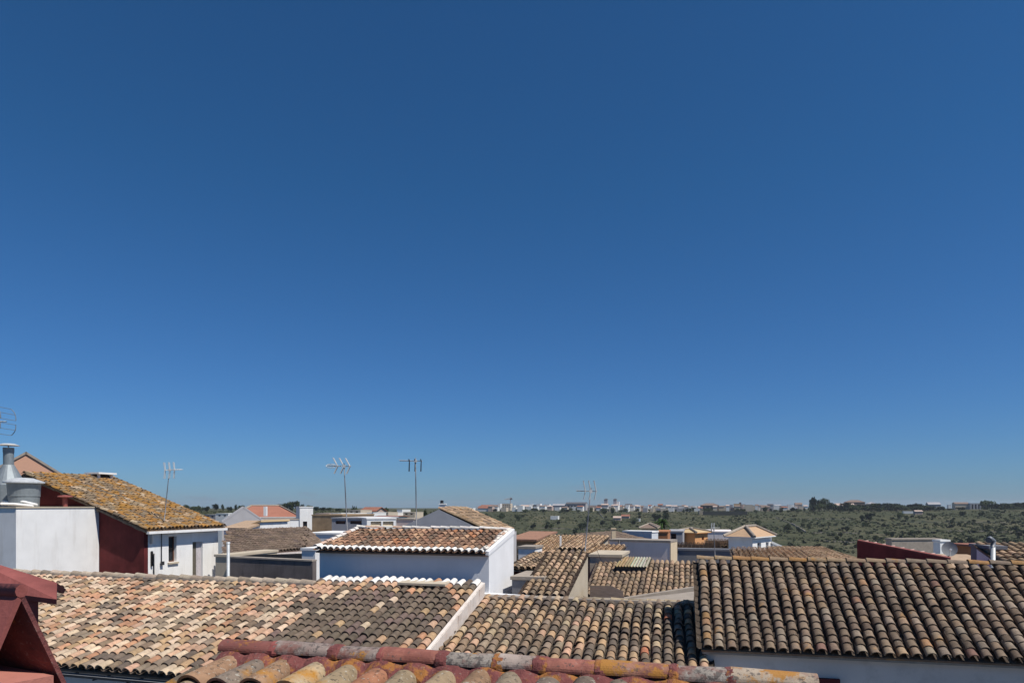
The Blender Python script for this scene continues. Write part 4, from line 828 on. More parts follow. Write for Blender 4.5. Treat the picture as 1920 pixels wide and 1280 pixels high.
# maroon wedge parapet, right
t = thing('parapet_wall', P(1690, 1050, 20), 'maroon wedge-shaped gable parapet above the big right roof', 'wall')
q = [P(1607, 1014, 21.5), P(1781, 1048, 18.0)]; bk = Vector((.25, .35, 0)); mb = MB(); mb.hexa([Vector((p.x, p.y, 5)) for p in (q[0], q[1], q[1] + bk, q[0] + bk)], [q[0], q[1], q[1] + bk, q[0] + bk]); w_ = mb.build('wall', plaster('red_paint', (.20, .036, .034), .25, (.13, .022, .022), .5, .85, 2.2), t, recalc=True)
mb = MB(); mb.hexa([q[0] - UP * .0, q[1], q[1] + bk, q[0] + bk], [p + UP * .035 for p in (q[0] + Vector((0, -.03, 0)), q[1] + Vector((0, -.03, 0)), q[1] + bk, q[0] + bk)]); mb.build('coping', maroon_hi, t, recalc=True)
for k in range(9):
    c = q[0].lerp(q[1], .08 + k * .105) + bk * .7 + UP * .03; mb = MB(); mb.tube([c - UP * .02, c + Vector((.10, -.01, .0))], .03, 8); mb.build('verge_tile', plain('pinkish_tile', (.42, .27, .23)), t)
bld('house', 'tan roof slope dropping right of the maroon parapet', 'house', 1700, 1900, 21.5, 1062, 3.5, 'mf', 1040, wm=white, rm=tan_roof, ov=.1, g=G2)
bld('yard_wall', 'grey rendered wall behind the maroon parapet', 'wall', 1672, 1764, 38, 1012, .5, 'flat', wm=mortar, rm=mortar, g=Grid(-.12))
bld('outbuilding', 'cream wall end beside the satellite dish', 'building', 1763, 1780, 34, 1015, .4, 'flat', wm=white, rm=white, g=Grid(-.3))
def dish(px, py, d, r, label, az=-.45):
    t = thing('satellite_dish', P(px, py + 40, d), label, 'satellite dish'); c = P(px, py, d); ax = Vector((az, -1, .25)).normalized(); e1 = ax.cross(UP).normalized(); e2 = e1.cross(ax); mb = MB(); n = 24; rings = []
    for k in range(5):
        f = k / 4; rings.append([c + (e1 * math.cos(2 * math.pi * q / n) + e2 * math.sin(2 * math.pi * q / n) * 1.05) * r * f + ax * (.16 * r * f * f) for q in range(n)])
    for k in range(4):
        for q in range(n): mb.poly([rings[k][q], rings[k][(q + 1) % n], rings[k + 1][(q + 1) % n], rings[k + 1][q]], True)
    mb.build('reflector', plain('dish_grey', (.22, .23, .24), .6, .1), t)
    mb = MB(); f = c + ax * r * 1.0 - e2 * r * .25; mb.tube([c - e2 * r * .95 + ax * .1 * r, f], .012, 6); mb.tube([f - ax * .06, f + ax * .06], .035, 8); mb.build('feed_arm', alu, t)
    mb = MB(); mb.tube([c - ax * .04, c - ax * .2, c - ax * .2 - UP * (r + .5)], .03, 8); mb.build('mount', dark_metal, t)
dish(1780, 1029, 22, .225, 'round grey satellite dish at the low end of the maroon parapet')
t = thing('flue_pipe', P(1862, 1055, 17), 'grey elbow-topped flue pipe before the rightmost tile roof', 'flue'); c = P(1862, 1060, 17); k = 17 / F
mb = MB(); mb.tube([c - UP * 1, c + UP * 36 * k], 4 * k, 12); mb.build('pipe', pipe_grey, t)
mb = MB(); c2 = c + UP * 38 * k; mb.tube([c2 - UP * 2 * k, c2 + UP * 8 * k, c2 + UP * 12 * k - Vector((6 * k, 0, 0)), c2 + UP * 10 * k - Vector((11 * k, .05, 0))], [4.5 * k, 5.2 * k, 5.6 * k, 5.6 * k], 12); mb.build('elbow', plain('tarnished_pipe', (.16, .17, .19), .5, .2), t)
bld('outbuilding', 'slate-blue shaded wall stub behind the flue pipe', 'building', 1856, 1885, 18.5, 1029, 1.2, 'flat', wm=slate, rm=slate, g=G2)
g = G2; t = thing('house', P(1920, 1060, 19), 'rightmost roof of bold grey-tan tile columns cut by the picture edge', 'house')
b0 = g.b(1885, 17.2); a0 = g.a(1899, b0); O = g.pt(a0, b0, EZ - 1.68); Vv = g.B * 2.2 + UP * .55; tiles(t, O, g.A * 3.2, Vv, .21, .28, colMix, 0, 'objects', None, seg=7, matkw=dict(pale=.2, grime=.4))
mb = MB(); mb.hexa([g.pt(a0 + .05, b0 + .1, 0), g.pt(a0 + 3.1, b0 + .1, 0), g.pt(a0 + 3.1, b0 + 2.2, 0), g.pt(a0 + .05, b0 + 2.2, 0)], [g.pt(a0 + .05, b0 + .1, EZ - 1.76), g.pt(a0 + 3.1, b0 + .1, EZ - 1.76), g.pt(a0 + 3.1, b0 + 2.2, EZ - 1.24), g.pt(a0 + .05, b0 + 2.2, EZ - 1.24)]); mb.build('wall', white2, t, recalc=True)
bld('house', 'low rust-roofed house behind the rightmost tile roof', 'house', 1885, 1960, 40, 1026, 5, 'mf', 1018, wm=terracotta_wall, rm=rust_far, g=Grid(0))

# ------------------------------------------------------------------ left middle distance
G5 = Grid(-.45)
bld('house', 'white house with long orange-red hip roof in the left middle distance', 'house', 440, 558, 70, 969, 3.4, 'hip', 947.5, g=G5, wm=white, rm=plaster('red_tiles', (.33, .145, .10), .1, (.28, .1, .07), .4, .95, 1.5, False), win=(('f', 511, 521, 974, 982), ('f', 530, 536, 973, 981)), ov=.25)
bld('tower', 'white stair tower with window at the end of the orange-red roofed house', 'tower', 562, 587, 67, 951, 3, 'flat', g=G5, wm=white, rm=white, win=(('f', 568, 576, 977, 988),))
mb = MB(); pp = P(494, 967, 68); mb.box(pp, (.26, 0, 0), (0, .4, 0), UP * .95); mb.build('chimney', white, None, 'white chimney rising from the orange-red hip roof', category='chimney')
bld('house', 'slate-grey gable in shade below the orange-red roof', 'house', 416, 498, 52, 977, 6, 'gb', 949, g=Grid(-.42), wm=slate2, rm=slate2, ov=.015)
bld('house', 'tan low roof with small white gable before the slate gable', 'house', 420, 462, 44, 989, 2.2, 'mf', 976, wm=white, rm=tan_roof, ov=.1)
bld('house', 'little white lean-to beside the tan low roof', 'house', 462, 488, 45, 986, 3, 'mr', None, wm=white, rm=tan_far, rise=.35, ov=.1)
bld('house', 'white house with shaded terrace awning under the orange-red roof', 'house', 488, 560, 58, 975, 5, 'flat', g=G5, wm=white, rm=mortar, win=(('f', 493, 500, 977, 984),))
bld('yard_wall', 'tan earth-coloured wall plot right of the white stair tower', 'wall', 585, 642, 62, 966, 6, 'flat', wm=earth, rm=earth)
bld('yard_wall', 'low white wall line left of the central white house roof', 'wall', 572, 650, 38, 1001, 3, 'flat', wm=white, rm=white)
bld('house', 'blue-grey flat house with long brown window band', 'house', 622, 684, 46, 972, 5, 'flat', wm=grey_plaster, rm=grey_plaster, win=(('f', 629, 648, 976, 982), ('f', 656, 679, 976, 982)), fm=wood, gm=wood)
bld('house', 'cream wall panel framed in white behind the central roof', 'house', 688, 742, 44, 973, 3, 'flat', g=Grid(-.45), wm=white, rm=white, win=(('f', 695, 715, 977, 985), ('f', 718, 738, 977, 985)), fm=cream, gm=cream)
bld('house', 'pale pink low house left of the big slate gable', 'house', 738, 775, 50, 974, 5, 'flat', wm=plaster('pale_pink', (.58, .47, .43), .1, (.4, .3, .27), .3), rm=mortar)
t, d = bld('house', 'wide slate-grey gable with lichen tile slope behind the central roof', 'house', 728, 922, 33, 999, 4.2, 'gb', 954.5, wm=slate2, rm=brown_far, ov=-.12, tl=dict(s=.22, e=.34, c=colMix, l=.1, seg=5))
pp = P(824, 956, 39); mb = MB(); mb.box(pp - UP * .3, (.34, 0, 0), (0, .34, 0), UP * .62); mb.box(pp + Vector((-.04, -.04, .32)), (.42, 0, 0), (0, .42, 0), UP * .06); t = thing('chimney', pp, 'white pot-topped chimney on the slate gable ridge', 'chimney'); mb.build('shaft', white, t)
mb = MB(); mb.lathe(pp + Vector((.12, .17, .38)), [(.1, 0), (.09, .14), (.14, .15), (0, .2)], 10); mb.build('pot', dark_metal, t)

# ------------------------------------------------------------------ television antennas
def antenna(base, top, label, side=-1, ln=.8, up=(.30, .30), n=3, tilt=.35, loop=True, pan=0.0, dish_=False, wht=True):
    t = thing('television_antenna', base, label, 'antenna'); L = (top - base).length
    mb = MB(); mb.tube([base, base.lerp(top, .55), top], [.019, .018, .014], 8); mb.build('mast', plain('mast', (.16, .16, .17), .5, .4), t)
    d = Vector((side * math.cos(pan), math.sin(pan), .02)).normalized(); c = top - UP * .10
    mb = MB(); mb.tube([c - d * ln * .3, c + d * ln * .7], .014, 6); mb.box(c - Vector((.04, .04, .05)), (.08, 0, 0), (0, .08, 0), (0, 0, .1)); mb.build('boom', alu, t)
    for k in range(n):
        f = -.25 + .26 * k; p = c + d * ln * f; mb = MB()
        for s in (1, -1):
            e = p + d * (tilt * up[0]) * (1 if s > 0 else .75) + UP * s * up[0 if s > 0 else 1]
            for off in (-.05, .05): mb.tube([p + Vector((0, off * .6, 0)), e + Vector((0, off, 0))], .014, 5)
            mb.tube([e + Vector((0, -.07, 0)), e + Vector((0, .07, 0))], .012, 5)
        mb.build('reflector_bar', alu if wht else dark_metal, t)
    if loop:
        mb = MB(); q = c + d * ln * .55; mb.tube([q + d * (.16 * math.cos(x)) + UP * (.06 * math.sin(x)) + Vector((0, .04 * math.sin(x), 0)) for x in [2 * math.pi * i / 16 for i in range(17)]], .012, 5, False); mb.build('loop_dipole', alu, t)
    mb = MB()
    for k in range(6): p = c + d * ln * (.05 + .12 * k); mb.tube([p - Vector((.04, .10, -.005 * k)), p + Vector((.04, .10, .005))], .008, 5)
    mb.build('directors', alu, t)
    return t
antenna(P(308, 976, 28.3), P(318, 876, 28.3), 'television antenna on the lichen roof, leftmost mast', 1, .75, (.30, .34), 3, -.12, False)
antenna(P(651, 994, 22.5), P(645, 868, 22.5), 'television antenna with loop dipole on the mast left of centre', -1, .78, (.26, .24), 3, .55, True)
antenna(P(781, 994, 22.5), P(779, 858, 22.5), 'television antenna with dark booms on the tallest mast behind the central roof', -1, .80, (.05, .34), 3, .3, False, .25, wht=False)
antenna(P(1096, 1040, 19.9), P(1108, 914, 19.9), 'television antenna leaning on the strip roof, right of centre', -1, .6, (.30, .24), 3, .2, False, .2)
# guy wires of the strip-roof mast
mb = MB(); a_ = P(1100, 985, 19.9)
for e in (P(1128, 1052, 21), P(1088, 1040, 18.2)): mb.tube([a_, e], .006, 4)
mb.build('guy_wire', dark_metal, None, 'two guy wires of the strip-roof antenna mast', category='wire')
antenna(P(1341, 1050, 30), P(1338, 985, 30), 'thin pale mast before the orange house, right of it', 1, .4, (.2, .1), 2, .1, False)
# parabolic grid at the very left edge
t = thing('grid_antenna', P(-14, 860, 22), 'curved white grid antenna cut by the left picture edge', 'antenna'); c = P(-17, 790, 22)
mb = MB()
for s, y0, y1 in ((1, 4, 26), (-1, 4, 24)):
    prev = None
    for k in range(9):
        f = k / 8; x = 32 - 9 * f * f * f; row = [c + Vector((x * 22 / F, dy, s * (y0 + (y1 - y0) * f) * 22 / F)) for dy in (-.35, .35)]
        if prev: mb.tube([prev[0], row[0]], .03, 5); mb.tube([prev[1], row[1]], .012, 5)
        if k % 4 == 0: mb.tube([row[0], row[1]], .008, 5)
        prev = row
mb.build('reflector', galv, t)
mb = MB()
for s, y0, y1 in ((1, 4, 27), (-1, 4, 20)): 
    mb.hexa([c + Vector((x * 22 / F, dy, s * y0 * 22 / F)) for x, dy in ((-20, -.3), (30, -.3), (30, -.29), (-20, -.29))], [c + Vector((x * 22 / F, dy, s * y1 * 22 / F)) for x, dy in ((-20, -.3), (28, -.3), (28, -.29), (-20, -.29))])
m_, t_, b_ = nodes('grid_mesh'); b_.inputs['Base Color'].default_value = (.7, .73, .76, 1); b_.inputs['Alpha'].default_value = .6; mb.build('mesh_panel', m_, t, recalc=True)
mb = MB(); mb.tube([c - UP * 2.2, c + UP * .4], .03, 8); mb.tube([c, c + Vector((.5, 0, 0))], .02, 6); mb.build('mast', galv, t)
# ------------------------------------------------------------------ vegetation
def leaf_mat(name, c1, c2):
    m, t, b = nodes(name); n1 = noise_n(t, .6, 4); r = N(t, 'ShaderNodeObjectInfo').outputs['Random']
    c = mix(t, ramp(t, n1, .3, .7), c1, c2); c = mix(t, ramp(t, r, 0, 1, .0, .45), c, tuple(x * .6 for x in c1)); t.links.new(c, b.inputs['Base Color']); b.inputs['Roughness'].default_value = .9; b.inputs['Specular IOR Level'].default_value = .1; return m
pine_m = leaf_mat('pine_foliage', (.028, .040, .018), (.050, .066, .026)); shrub_m = leaf_mat('shrub_foliage', (.030, .042, .020), (.054, .064, .030)); olive_m = leaf_mat('olive_foliage', (.036, .046, .022), (.075, .080, .042)); bark = plain('bark', (.09, .065, .045), .95)
def crown_mesh(name, mat, n, lobes, size, seed):
    r = random.Random(seed); v = []; f = []
    for _ in range(n):
        c, rad = lobes[r.randrange(len(lobes))]; d = Vector((r.gauss(0, 1), r.gauss(0, 1), r.gauss(0, 1))).normalized(); k = r.random() ** .35
        p = Vector((c[0] + d.x * rad[0] * k, c[1] + d.y * rad[1] * k, c[2] + d.z * rad[2] * k)); a = Vector((r.gauss(0, 1), r.gauss(0, 1), r.gauss(0, 1))).normalized(); b = a.orthogonal().normalized(); s = size * (.5 + r.random()); i = len(v)
        v += [p - a * s - b * s * .5, p + a * s - b * s * .6, p + a * s * .8 + b * s * .6, p - a * s * .8 + b * s * .5]; f.append([i, i + 1, i + 2, i + 3])
    me = bpy.data.meshes.new(name); me.from_pydata(v, [], f); me.materials.append(mat); return me
def lobes(r, n, spread, rad, z0):
    return [((r.uniform(-spread, spread), r.uniform(-spread, spread), z0 + r.uniform(-.25, .25) * rad), (rad * r.uniform(.5, .9), rad * r.uniform(.5, .9), rad * r.uniform(.4, .62))) for _ in range(n)]
r_ = random.Random(5)
pine_crowns = [crown_mesh('crown', pine_m, 420, lobes(r_, 8, .40, .55, .50), .075, k) for k in range(4)]
shrub_crowns = [crown_mesh('shrub', (shrub_m, olive_m, shrub_m)[k], 110, lobes(r_, 4, .38, .55, .35), .13, 20 + k) for k in range(3)]
tm_ = MB(); tm_.tube([(0, 0, -.15), (.02, 0, .25), (-.02, .01, .6)], [.05, .04, .02], 6)
tm_.tube([(.01, 0, .35), (.2, .05, .62)], [.022, .01], 5); tm_.tube([(0, 0, .42), (-.2, -.04, .68)], [.022, .01], 5)
trunk_me = bpy.data.meshes.new('trunk'); trunk_me.from_pydata(tm_.v, [], tm_.f); trunk_me.materials.append(bark)
def tree(px, ybase, ytop, d, wpx, label, group, kind=0, ground=True):
    x = (px - HX) / F * d; zb = hgt(x, d) - .2; h = zp(ytop, d) - zb; w = wpx * d / F
    cnts[group] = cnts.get(group, 0) + 1; t = thing('tree', Vector((x, d, zb)), label + ', ' + ORD[cnts[group] - 1] + ' from left', 'tree', group); h = max(h, 1.2)
    rr = random.Random(int(px * 7 + d)); rot = rr.random() * 6.28
    for nm, me in (('trunk', trunk_me), ('crown', pine_crowns[rr.randrange(4)])):
        o = bpy.data.objects.new(nm, me); COL.objects.link(o); o.parent = t; o.scale = (w * .72, w * .72, h * 1.08) if nm == 'crown' else (h * .6, h * .6, h); o.rotation_euler = (0, 0, rot)
        if nm == 'crown': o.location = (0, 0, h * .02)
ORD = ['first', 'second', 'third'] + [f'{i}th' for i in range(4, 120)]; cnts = {}
TL = ['dark pine on the far ridge right of the town', 'distant dark tree on the far left skyline', 'dark tree among the far-left white houses']
for (px, yt, w, d) in sorted(((1523, 934, 15, 780), (1534, 939, 12, 790), (1546, 936, 15, 785), (1556, 943, 16, 770), (1566, 945, 16, 790), (1578, 950, 15, 760), (1592, 951, 17, 765), (1606, 948, 20, 770), (1618, 945, 20, 775), (1632, 949, 18, 768), (1646, 944, 18, 780), (1648, 952, 16, 760), (1586, 944, 20, 800), (1600, 946, 20, 805), (1640, 944, 20, 800), (1655, 949, 20, 790), (1670, 950, 20, 780), (1684, 949, 20, 785), (1698, 950, 22, 780), (1712, 951, 20, 785), (1724, 950, 20, 780), (1738, 952, 18, 775), (1570, 949, 20, 790), (1540, 946, 18, 780), (1526, 946, 16, 775), (1868, 950, 24, 780), (1884, 950, 22, 780), (1908, 951, 22, 775), (1846, 952, 18, 770), (1758, 953, 14, 770), (1780, 954, 13, 765), (1662, 944, 20, 790), (1676, 944, 22, 795), (1690, 947, 18, 780), (1704, 947, 20, 785), (1716, 944, 18, 790), (1730, 946, 20, 785), (1744, 949, 16, 770), (1766, 950, 13, 760), (1800, 951, 14, 755), (1850, 940, 24, 800), (1862, 944, 18, 780), (1876, 947, 20, 790), (1890, 943, 22, 795), (1904, 944, 22, 790), (1917, 942, 22, 800), (1880, 952, 18, 750), (1898, 955, 18, 740), (1860, 956, 16, 735), (1912, 957, 18, 745), (1688, 963, 12, 640), (1436, 952, 10, 800), (1485, 952, 9, 800))):
    tree(px, 0, yt - 2, d, w * 1.1, TL[0], 'pines on the far ridge')
for (px, yt, w, d) in sorted(((350, 946, 16, 640), (362, 947, 14, 640), (375, 947, 12, 650), (387, 948, 12, 640), (403, 944, 13, 640), (418, 944, 6, 640), (430, 948, 10, 650), (442, 943, 6, 630), (452, 945, 12, 640), (520, 942, 14, 600), (534, 941, 16, 610), (545, 938, 14, 600), (556, 939, 14, 610), (566, 944, 12, 620), (580, 947, 14, 640), (593, 948, 16, 640), (606, 949, 14, 650), (620, 951, 14, 660), (634, 952, 14, 660))):
    tree(px, 0, yt, d, w, TL[1], 'trees on the left skyline')
for (px, yt, w, d) in sorted(((666, 947, 19, 330), (695, 949, 10, 360), (723, 952, 14, 320), (741, 954, 10, 380), (757, 954, 13, 340), (650, 953, 14, 380), (708, 958, 14, 300), (776, 957, 12, 300), (786, 957, 12, 290), (796, 956, 12, 280), (806, 957, 12, 290), (816, 955, 14, 300), (705, 968, 16, 200), (690, 970, 14, 190))):
    tree(px, 0, yt, d, w, TL[2], 'trees among the left houses')
rt = random.Random(77); grp = []
for (x0, x1, y0, y1, n) in ((1185, 1262, 966, 984, 12), (905, 985, 962, 975, 7), (960, 1090, 990, 1004, 8), (1420, 1530, 985, 1006, 9), (1790, 1925, 985, 1022, 12), (1560, 1760, 985, 1015, 12), (1040, 1180, 962, 990, 8), (1560, 1925, 960, 982, 12)):
    for _ in range(n): grp.append((rt.uniform(x0, x1), rt.uniform(y0, y1), rt.uniform(6, 13)))
for px, y, w in sorted(grp):
    d = dground(px, y); tree(px, 0, y - w * rt.uniform(.75, 1.15), d, w, 'round dark tree on the far hillside', 'trees on the far hillside')
# scrub on the hillside: the ones that can be told apart are objects, the fine cover is one mass
def shrub(px, d, w, h):
    x = (px - HX) / F * d; o = bpy.data.objects.new('shrub', shrub_crowns[random.randrange(3)]); COL.objects.link(o); o.location = (x, d, hgt(x, d) - .15); o.scale = (w * .7, w * .7, h); o.rotation_euler = (0, 0, random.random() * 6.28)
    zone = 'below the long grey slab building' if px < 1130 else 'below the far town' if px < 1420 else 'between tan hip roof and maroon parapet' if px < 1600 else 'above the maroon parapet' if px < 1790 else 'above the rightmost roof'
    tag(o, ('broad ' if w > 3.3 else 'small ') + 'dark shrub on the ' + ('upper' if d > 720 else 'middle' if d > 600 else 'lower') + ' hillside ' + zone, 'shrub', 'shrubs on the hillside')
rr = random.Random(11); cnt = 0
while cnt < 290:
    px = rr.uniform(905, 1925); y = rr.uniform(959, 1030); d = dground(px, y)
    dens = .30 + .55 * sst(1420, 1700, px) + .55 * noise.noise(Vector((px / 50, y / 14, 2)))
    if rr.random() > dens: continue
    random.seed(cnt); s = rr.uniform(1.5, 4.2) * (1.4 if rr.random() < .15 else 1); shrub(px, d, s, s * rr.uniform(.6, .9)); cnt += 1
random.seed(3)
def cover():
    v = []; f = []; r = random.Random(9)
    for _ in range(13000):
        px = r.uniform(860, 1960) if r.random() < .85 else r.uniform(330, 860); d = dground(px, r.uniform(957, 1036)) if px > 860 else 200 + 450 * r.random()
        x = (px - HX) / F * d; y = d
        if noise.noise(Vector((x / 30, y / 45, 7))) < -.05 and r.random() < .8: continue
        z = hgt(x, y); s = r.uniform(.35, 1.5)
        for k in range(3):
            a = r.random() * 3.14; dx = math.cos(a) * s; dy = math.sin(a) * s; hh = s * r.uniform(.5, 1.0); ox = r.uniform(-s, s) * .5; i = len(v)
            v.extend([(x + ox - dx, y - dy, z - .1), (x + ox + dx, y + dy, z - .1), (x + ox + dx * .5, y + dy * .5 + .3 * s, z + hh), (x + ox - dx * .6, y - dy * .6 + .3 * s, z + hh * .8)]); f.append([i, i + 1, i + 2, i + 3])
    me = bpy.data.meshes.new('ground_cover'); me.from_pydata(v, [], f); me.materials.append(olive_m); o = bpy.data.objects.new('ground_cover', me); COL.objects.link(o); o['kind'] = 'stuff'; o['label'] = 'low green scrub covering the far hillside'
cover()
# dry-stone terrace banks and tracks on the hill
stone_m = plain('dry_stone', (.24, .21, .165), .95, 0, .3, .8)
def bank(x0, y0, x1, y1, hh, label, name='stone_bank', cat='stone wall', w=.6):
    mb = MB(); n = 14; pts = []
    for k in range(n + 1):
        f = k / n; px = x0 + (x1 - x0) * f; d = dground(px, y0 + (y1 - y0) * f); x = (px - HX) / F * d; pts.append(Vector((x, d, hgt(x, d))))
    for k in range(n): a, b = pts[k], pts[k + 1]; q = Vector((0, w, 0)); r = random.Random(k); h0 = hh * (.6 + .6 * r.random()); mb.hexa([a - UP * .3, b - UP * .3, b + q - UP * .3, a + q - UP * .3], [a + UP * h0, b + UP * h0, b + q + UP * h0, a + q + UP * h0])
    mb.build(name, stone_m, None, label, category=cat)
bank(1486, 982, 1512, 997, 1.3, 'pale stone bank descending the hillside right of the tan hip roof', w=3)
bank(1456, 970, 1485, 981, .7, 'upper end of the pale stone track on the hillside', w=2)
bank(1480, 972, 1600, 973, .5, 'faint terrace line high on the right hillside')
bank(1525, 999, 1610, 999, .8, 'pale terrace wall above the second tan roof')
bank(1540, 1014, 1605, 1016, .8, 'near terrace bank behind the second tan roof')
bank(985, 1000, 1090, 1001, .7, 'pale field edge right of the white house top')
bank(1124, 961, 1133, 973, 1.0, 'pale cutting in the hill below the twin towers', w=6)
bank(1010, 990, 1180, 992, .6, 'terrace line on the slope behind the strip-roof antenna')
bank(1775, 995, 1920, 997, .7, 'terrace line on the slope above the rightmost roof')
bank(1700, 978, 1900, 979, .5, 'mid-slope terrace line on the far right hillside')
# palm
d = 150; x = (1240 - HX) / F * d; t = thing('palm_tree', Vector((x, d, hgt(x, d))), 'green palm standing before the hillside, right of the blue-white shed', 'palm tree'); zc = zp(978, d)
mb = MB(); mb.tube([(x, d, hgt(x, d) - .3), (x + .1, d, zc)], [.3, .22], 8); mb.build('trunk', bark, t); mb = MB(); r = random.Random(2); c = Vector((x + .1, d, zc))
for k in range(46):
    a = r.random() * 6.28; el = r.uniform(-.5, 1.25); L = r.uniform(1.3, 2.1); pts = []
    for q in range(6): f = q / 5; pts.append(c + Vector((math.cos(a) * math.cos(el) * L * f, math.sin(a) * math.cos(el) * L * f, math.sin(el) * L * f - 1.0 * f * f * L * .55)))
    for q in range(5):
        u = (pts[q + 1] - pts[q]).normalized(); s = u.cross(UP).normalized() * (.26 * (1 - abs(q - 2) / 4)); mb.poly([pts[q], pts[q + 1], pts[q + 1] + s - UP * .13, pts[q] + s - UP * .13]); mb.poly([pts[q], pts[q + 1], pts[q + 1] - s - UP * .13, pts[q] - s - UP * .13])
mb.build('fronds', leaf_mat('palm_green', (.028, .055, .016), (.05, .085, .026)), t)

# ------------------------------------------------------------------ the far hilltop town
FAR = Grid(.289)
def far(px0, px1, yt, wm, d=None, roof='flat', yr=None, rm=None, label=None, dl=10, cat='house', win=(), name='house', group=None):
    if d is None: d = 930
    if not label:
        cn_ = {white_far: 'white', cream_far: 'cream', pink_far: 'pinkish', grey_far: 'grey', dark_far: 'dark', brown_far: 'brown', rust_far: 'rust-red', tan_far: 'tan'}
        zn_ = 'at its left end' if px0 < 941 else 'near the crane' if px0 < 1006 else 'left of the slab building' if px0 < 1061 else 'around the slab building' if px0 < 1128 else 'around the church towers' if px0 < 1172 else 'right of the church towers' if px0 < 1250 else 'left of the colonnaded building' if px0 < 1318 else 'beside the tan tower block' if px0 < 1425 else 'at its right end'
        lb_ = f"{'low ' if yt > 950 else ''}{cn_[wm]} {'house with ' + cn_[rm] + ' gable roof' if roof == 'ga' else 'flat-roofed house'} in the far town, {zn_}"; group = 'houses of the far hilltop town'
    else: lb_ = label
    if d < 0: d = dground((px0 + px1) / 2, -d)
    bld(name, lb_, cat, px0, px1, d, yt, dl, roof, yr, g=FAR, wm=wm, rm=rm or wm, ov=.4, group=group, win=win)
L_ = [(880, 887, 952, white_far, 'flat', None, None), (897, 912, 956, white_far, 'flat', None, None), (920, 933, 949, grey_far, 'ga', 946, brown_far), (933, 938, 944, white_far, 'flat', None, None), (958, 964, 947, white_far, 'flat', None, None), (967, 974, 947, white_far, 'flat', None, None),
      (976, 991, 949, brown_far, 'ga', 946, pink_far), (992, 998, 945, white_far, 'flat', None, None), (999, 1005, 946, dark_far, 'flat', None, None), (1006, 1013, 944, white_far, 'flat', None, None), (1014, 1020, 947, grey_far, 'flat', None, None), (1020, 1030, 945, white_far, 'flat', None, None), (1025, 1030, 952, white_far, 'flat', None, None),
      (1036, 1058, 947, grey_far, 'ga', 944, grey_far), (1097, 1105, 947, white_far, 'flat', None, None), (1106, 1119, 947, pink_far, 'flat', None, None), (1120, 1127, 946, brown_far, 'flat', None, None), (1127, 1140, 946, grey_far, 'ga', 944, pink_far), (1146, 1161, 947, pink_far, 'flat', None, None),
      (1172, 1184, 948, white_far, 'ga', 944, dark_far), (1185, 1191, 950, cream_far, 'flat', None, None), (1352, 1360, 948, cream_far, 'flat', None, None), (1362, 1374, 946, grey_far, 'flat', None, None), (1390, 1398, 945, pink_far, 'flat', None, None), (1425, 1432, 947, white_far, 'flat', None, None), (1440, 1450, 946, grey_far, 'ga', 944, dark_far), (1462, 1475, 948, pink_far, 'flat', None, None), (1477, 1489, 946, white_far, 'flat', None, None), (1491, 1504, 945, pink_far, 'ga', 942, brown_far)]
for x0, x1, yt, wm, rf_, yr, rm in L_: far(x0, x1, yt, wm, 930, rf_, yr, rm)
rr = random.Random(21)
for a, b in ((1200, 1318), (1398, 1440), (1150, 1200)):
    x = a
    while x < b:
        w = rr.uniform(5, 12); yt = rr.uniform(945.5, 951); wm = rr.choice([white_far, white_far, pink_far, cream_far, grey_far]); gab = rr.random() < .5
        far(x, min(x + w, b), yt, wm, rr.uniform(880, 960), 'ga' if gab else 'flat', yt - 2 if gab else None, rr.choice([rust_far, brown_far, pink_far]) if gab else None)
        x += w * rr.uniform(.7, 1.15)
x = 1205
while x < 1310: 
    w = rr.uniform(6, 14); far(x, x + w, rr.uniform(950.5, 953.5), rr.choice([white_far, grey_far, cream_far, grey_far]), 850); x += w * rr.uniform(1.0, 1.7)
x = 905
while x < 1500:
    w = rr.uniform(5, 11); gab = rr.random() < .4; yt = rr.uniform(947.5, 952); far(x, x + w, yt, rr.choice([white_far, white_far, cream_far, pink_far, white_far]), rr.uniform(880, 925), 'ga' if gab else 'flat', yt - 1.8 if gab else None, rr.choice([rust_far, pink_far, brown_far]) if gab else None); x += w * rr.uniform(1.2, 2.2)
x = 893
while x < 1515:
    w = rr.uniform(5, 13); gab = rr.random() < .6; yt = rr.uniform(947, 950.5); far(x, x + w, yt, rr.choice([pink_far, cream_far, grey_far, white_far, brown_far]), rr.uniform(960, 1010), 'ga' if gab else 'flat', yt - 1.8 if gab else None, rr.choice([rust_far, brown_far, pink_far, grey_far]) if gab else None); x += w * rr.uniform(.8, 1.3)
for k in range(70):
    px = rr.uniform(895, 1512); yb = rr.uniform(956.5, 961); tree(px, 0, yb - rr.uniform(4, 8), dground(px, yb), rr.uniform(5, 12), 'small dark tree at the foot of the far town', 'trees below the far town')
far(896, 918, 952, white_far, 900, 'ga', 948, rust_far, 'red-roofed white house at the left end of the far town')
far(941, 957, 943.5, cream_far, 920, 'flat', None, None, 'cream apartment block in the far town under the crane', win=tuple(('f', 943 + 4 * i, 945 + 4 * i, 946 + 4 * j, 948 + 4 * j) for i in range(4) for j in range(2)))
far(1061, 1098, 944, grey_far, 925, 'ga', 941, dark_far, 'long dark grey slab building on the far skyline behind the antenna', 14, 'building', name='slab_building', win=tuple(('f', 1064 + 6 * i, 1068 + 6 * i, 947, 950) for i in range(5)))
far(1313, 1348, 947, brown_far, 900, 'hip', 943, brown_far, 'long brown colonnaded building on the far hilltop', 14, 'building', name='colonnaded_building', win=tuple(('f', 1316 + 8 * i, 1321 + 8 * i, 949, 954) for i in range(4)))
far(1376, 1388, 944, tan_far, 905, 'flat', None, None, 'tan tower block with dark top at the far town right end', 8, 'building')
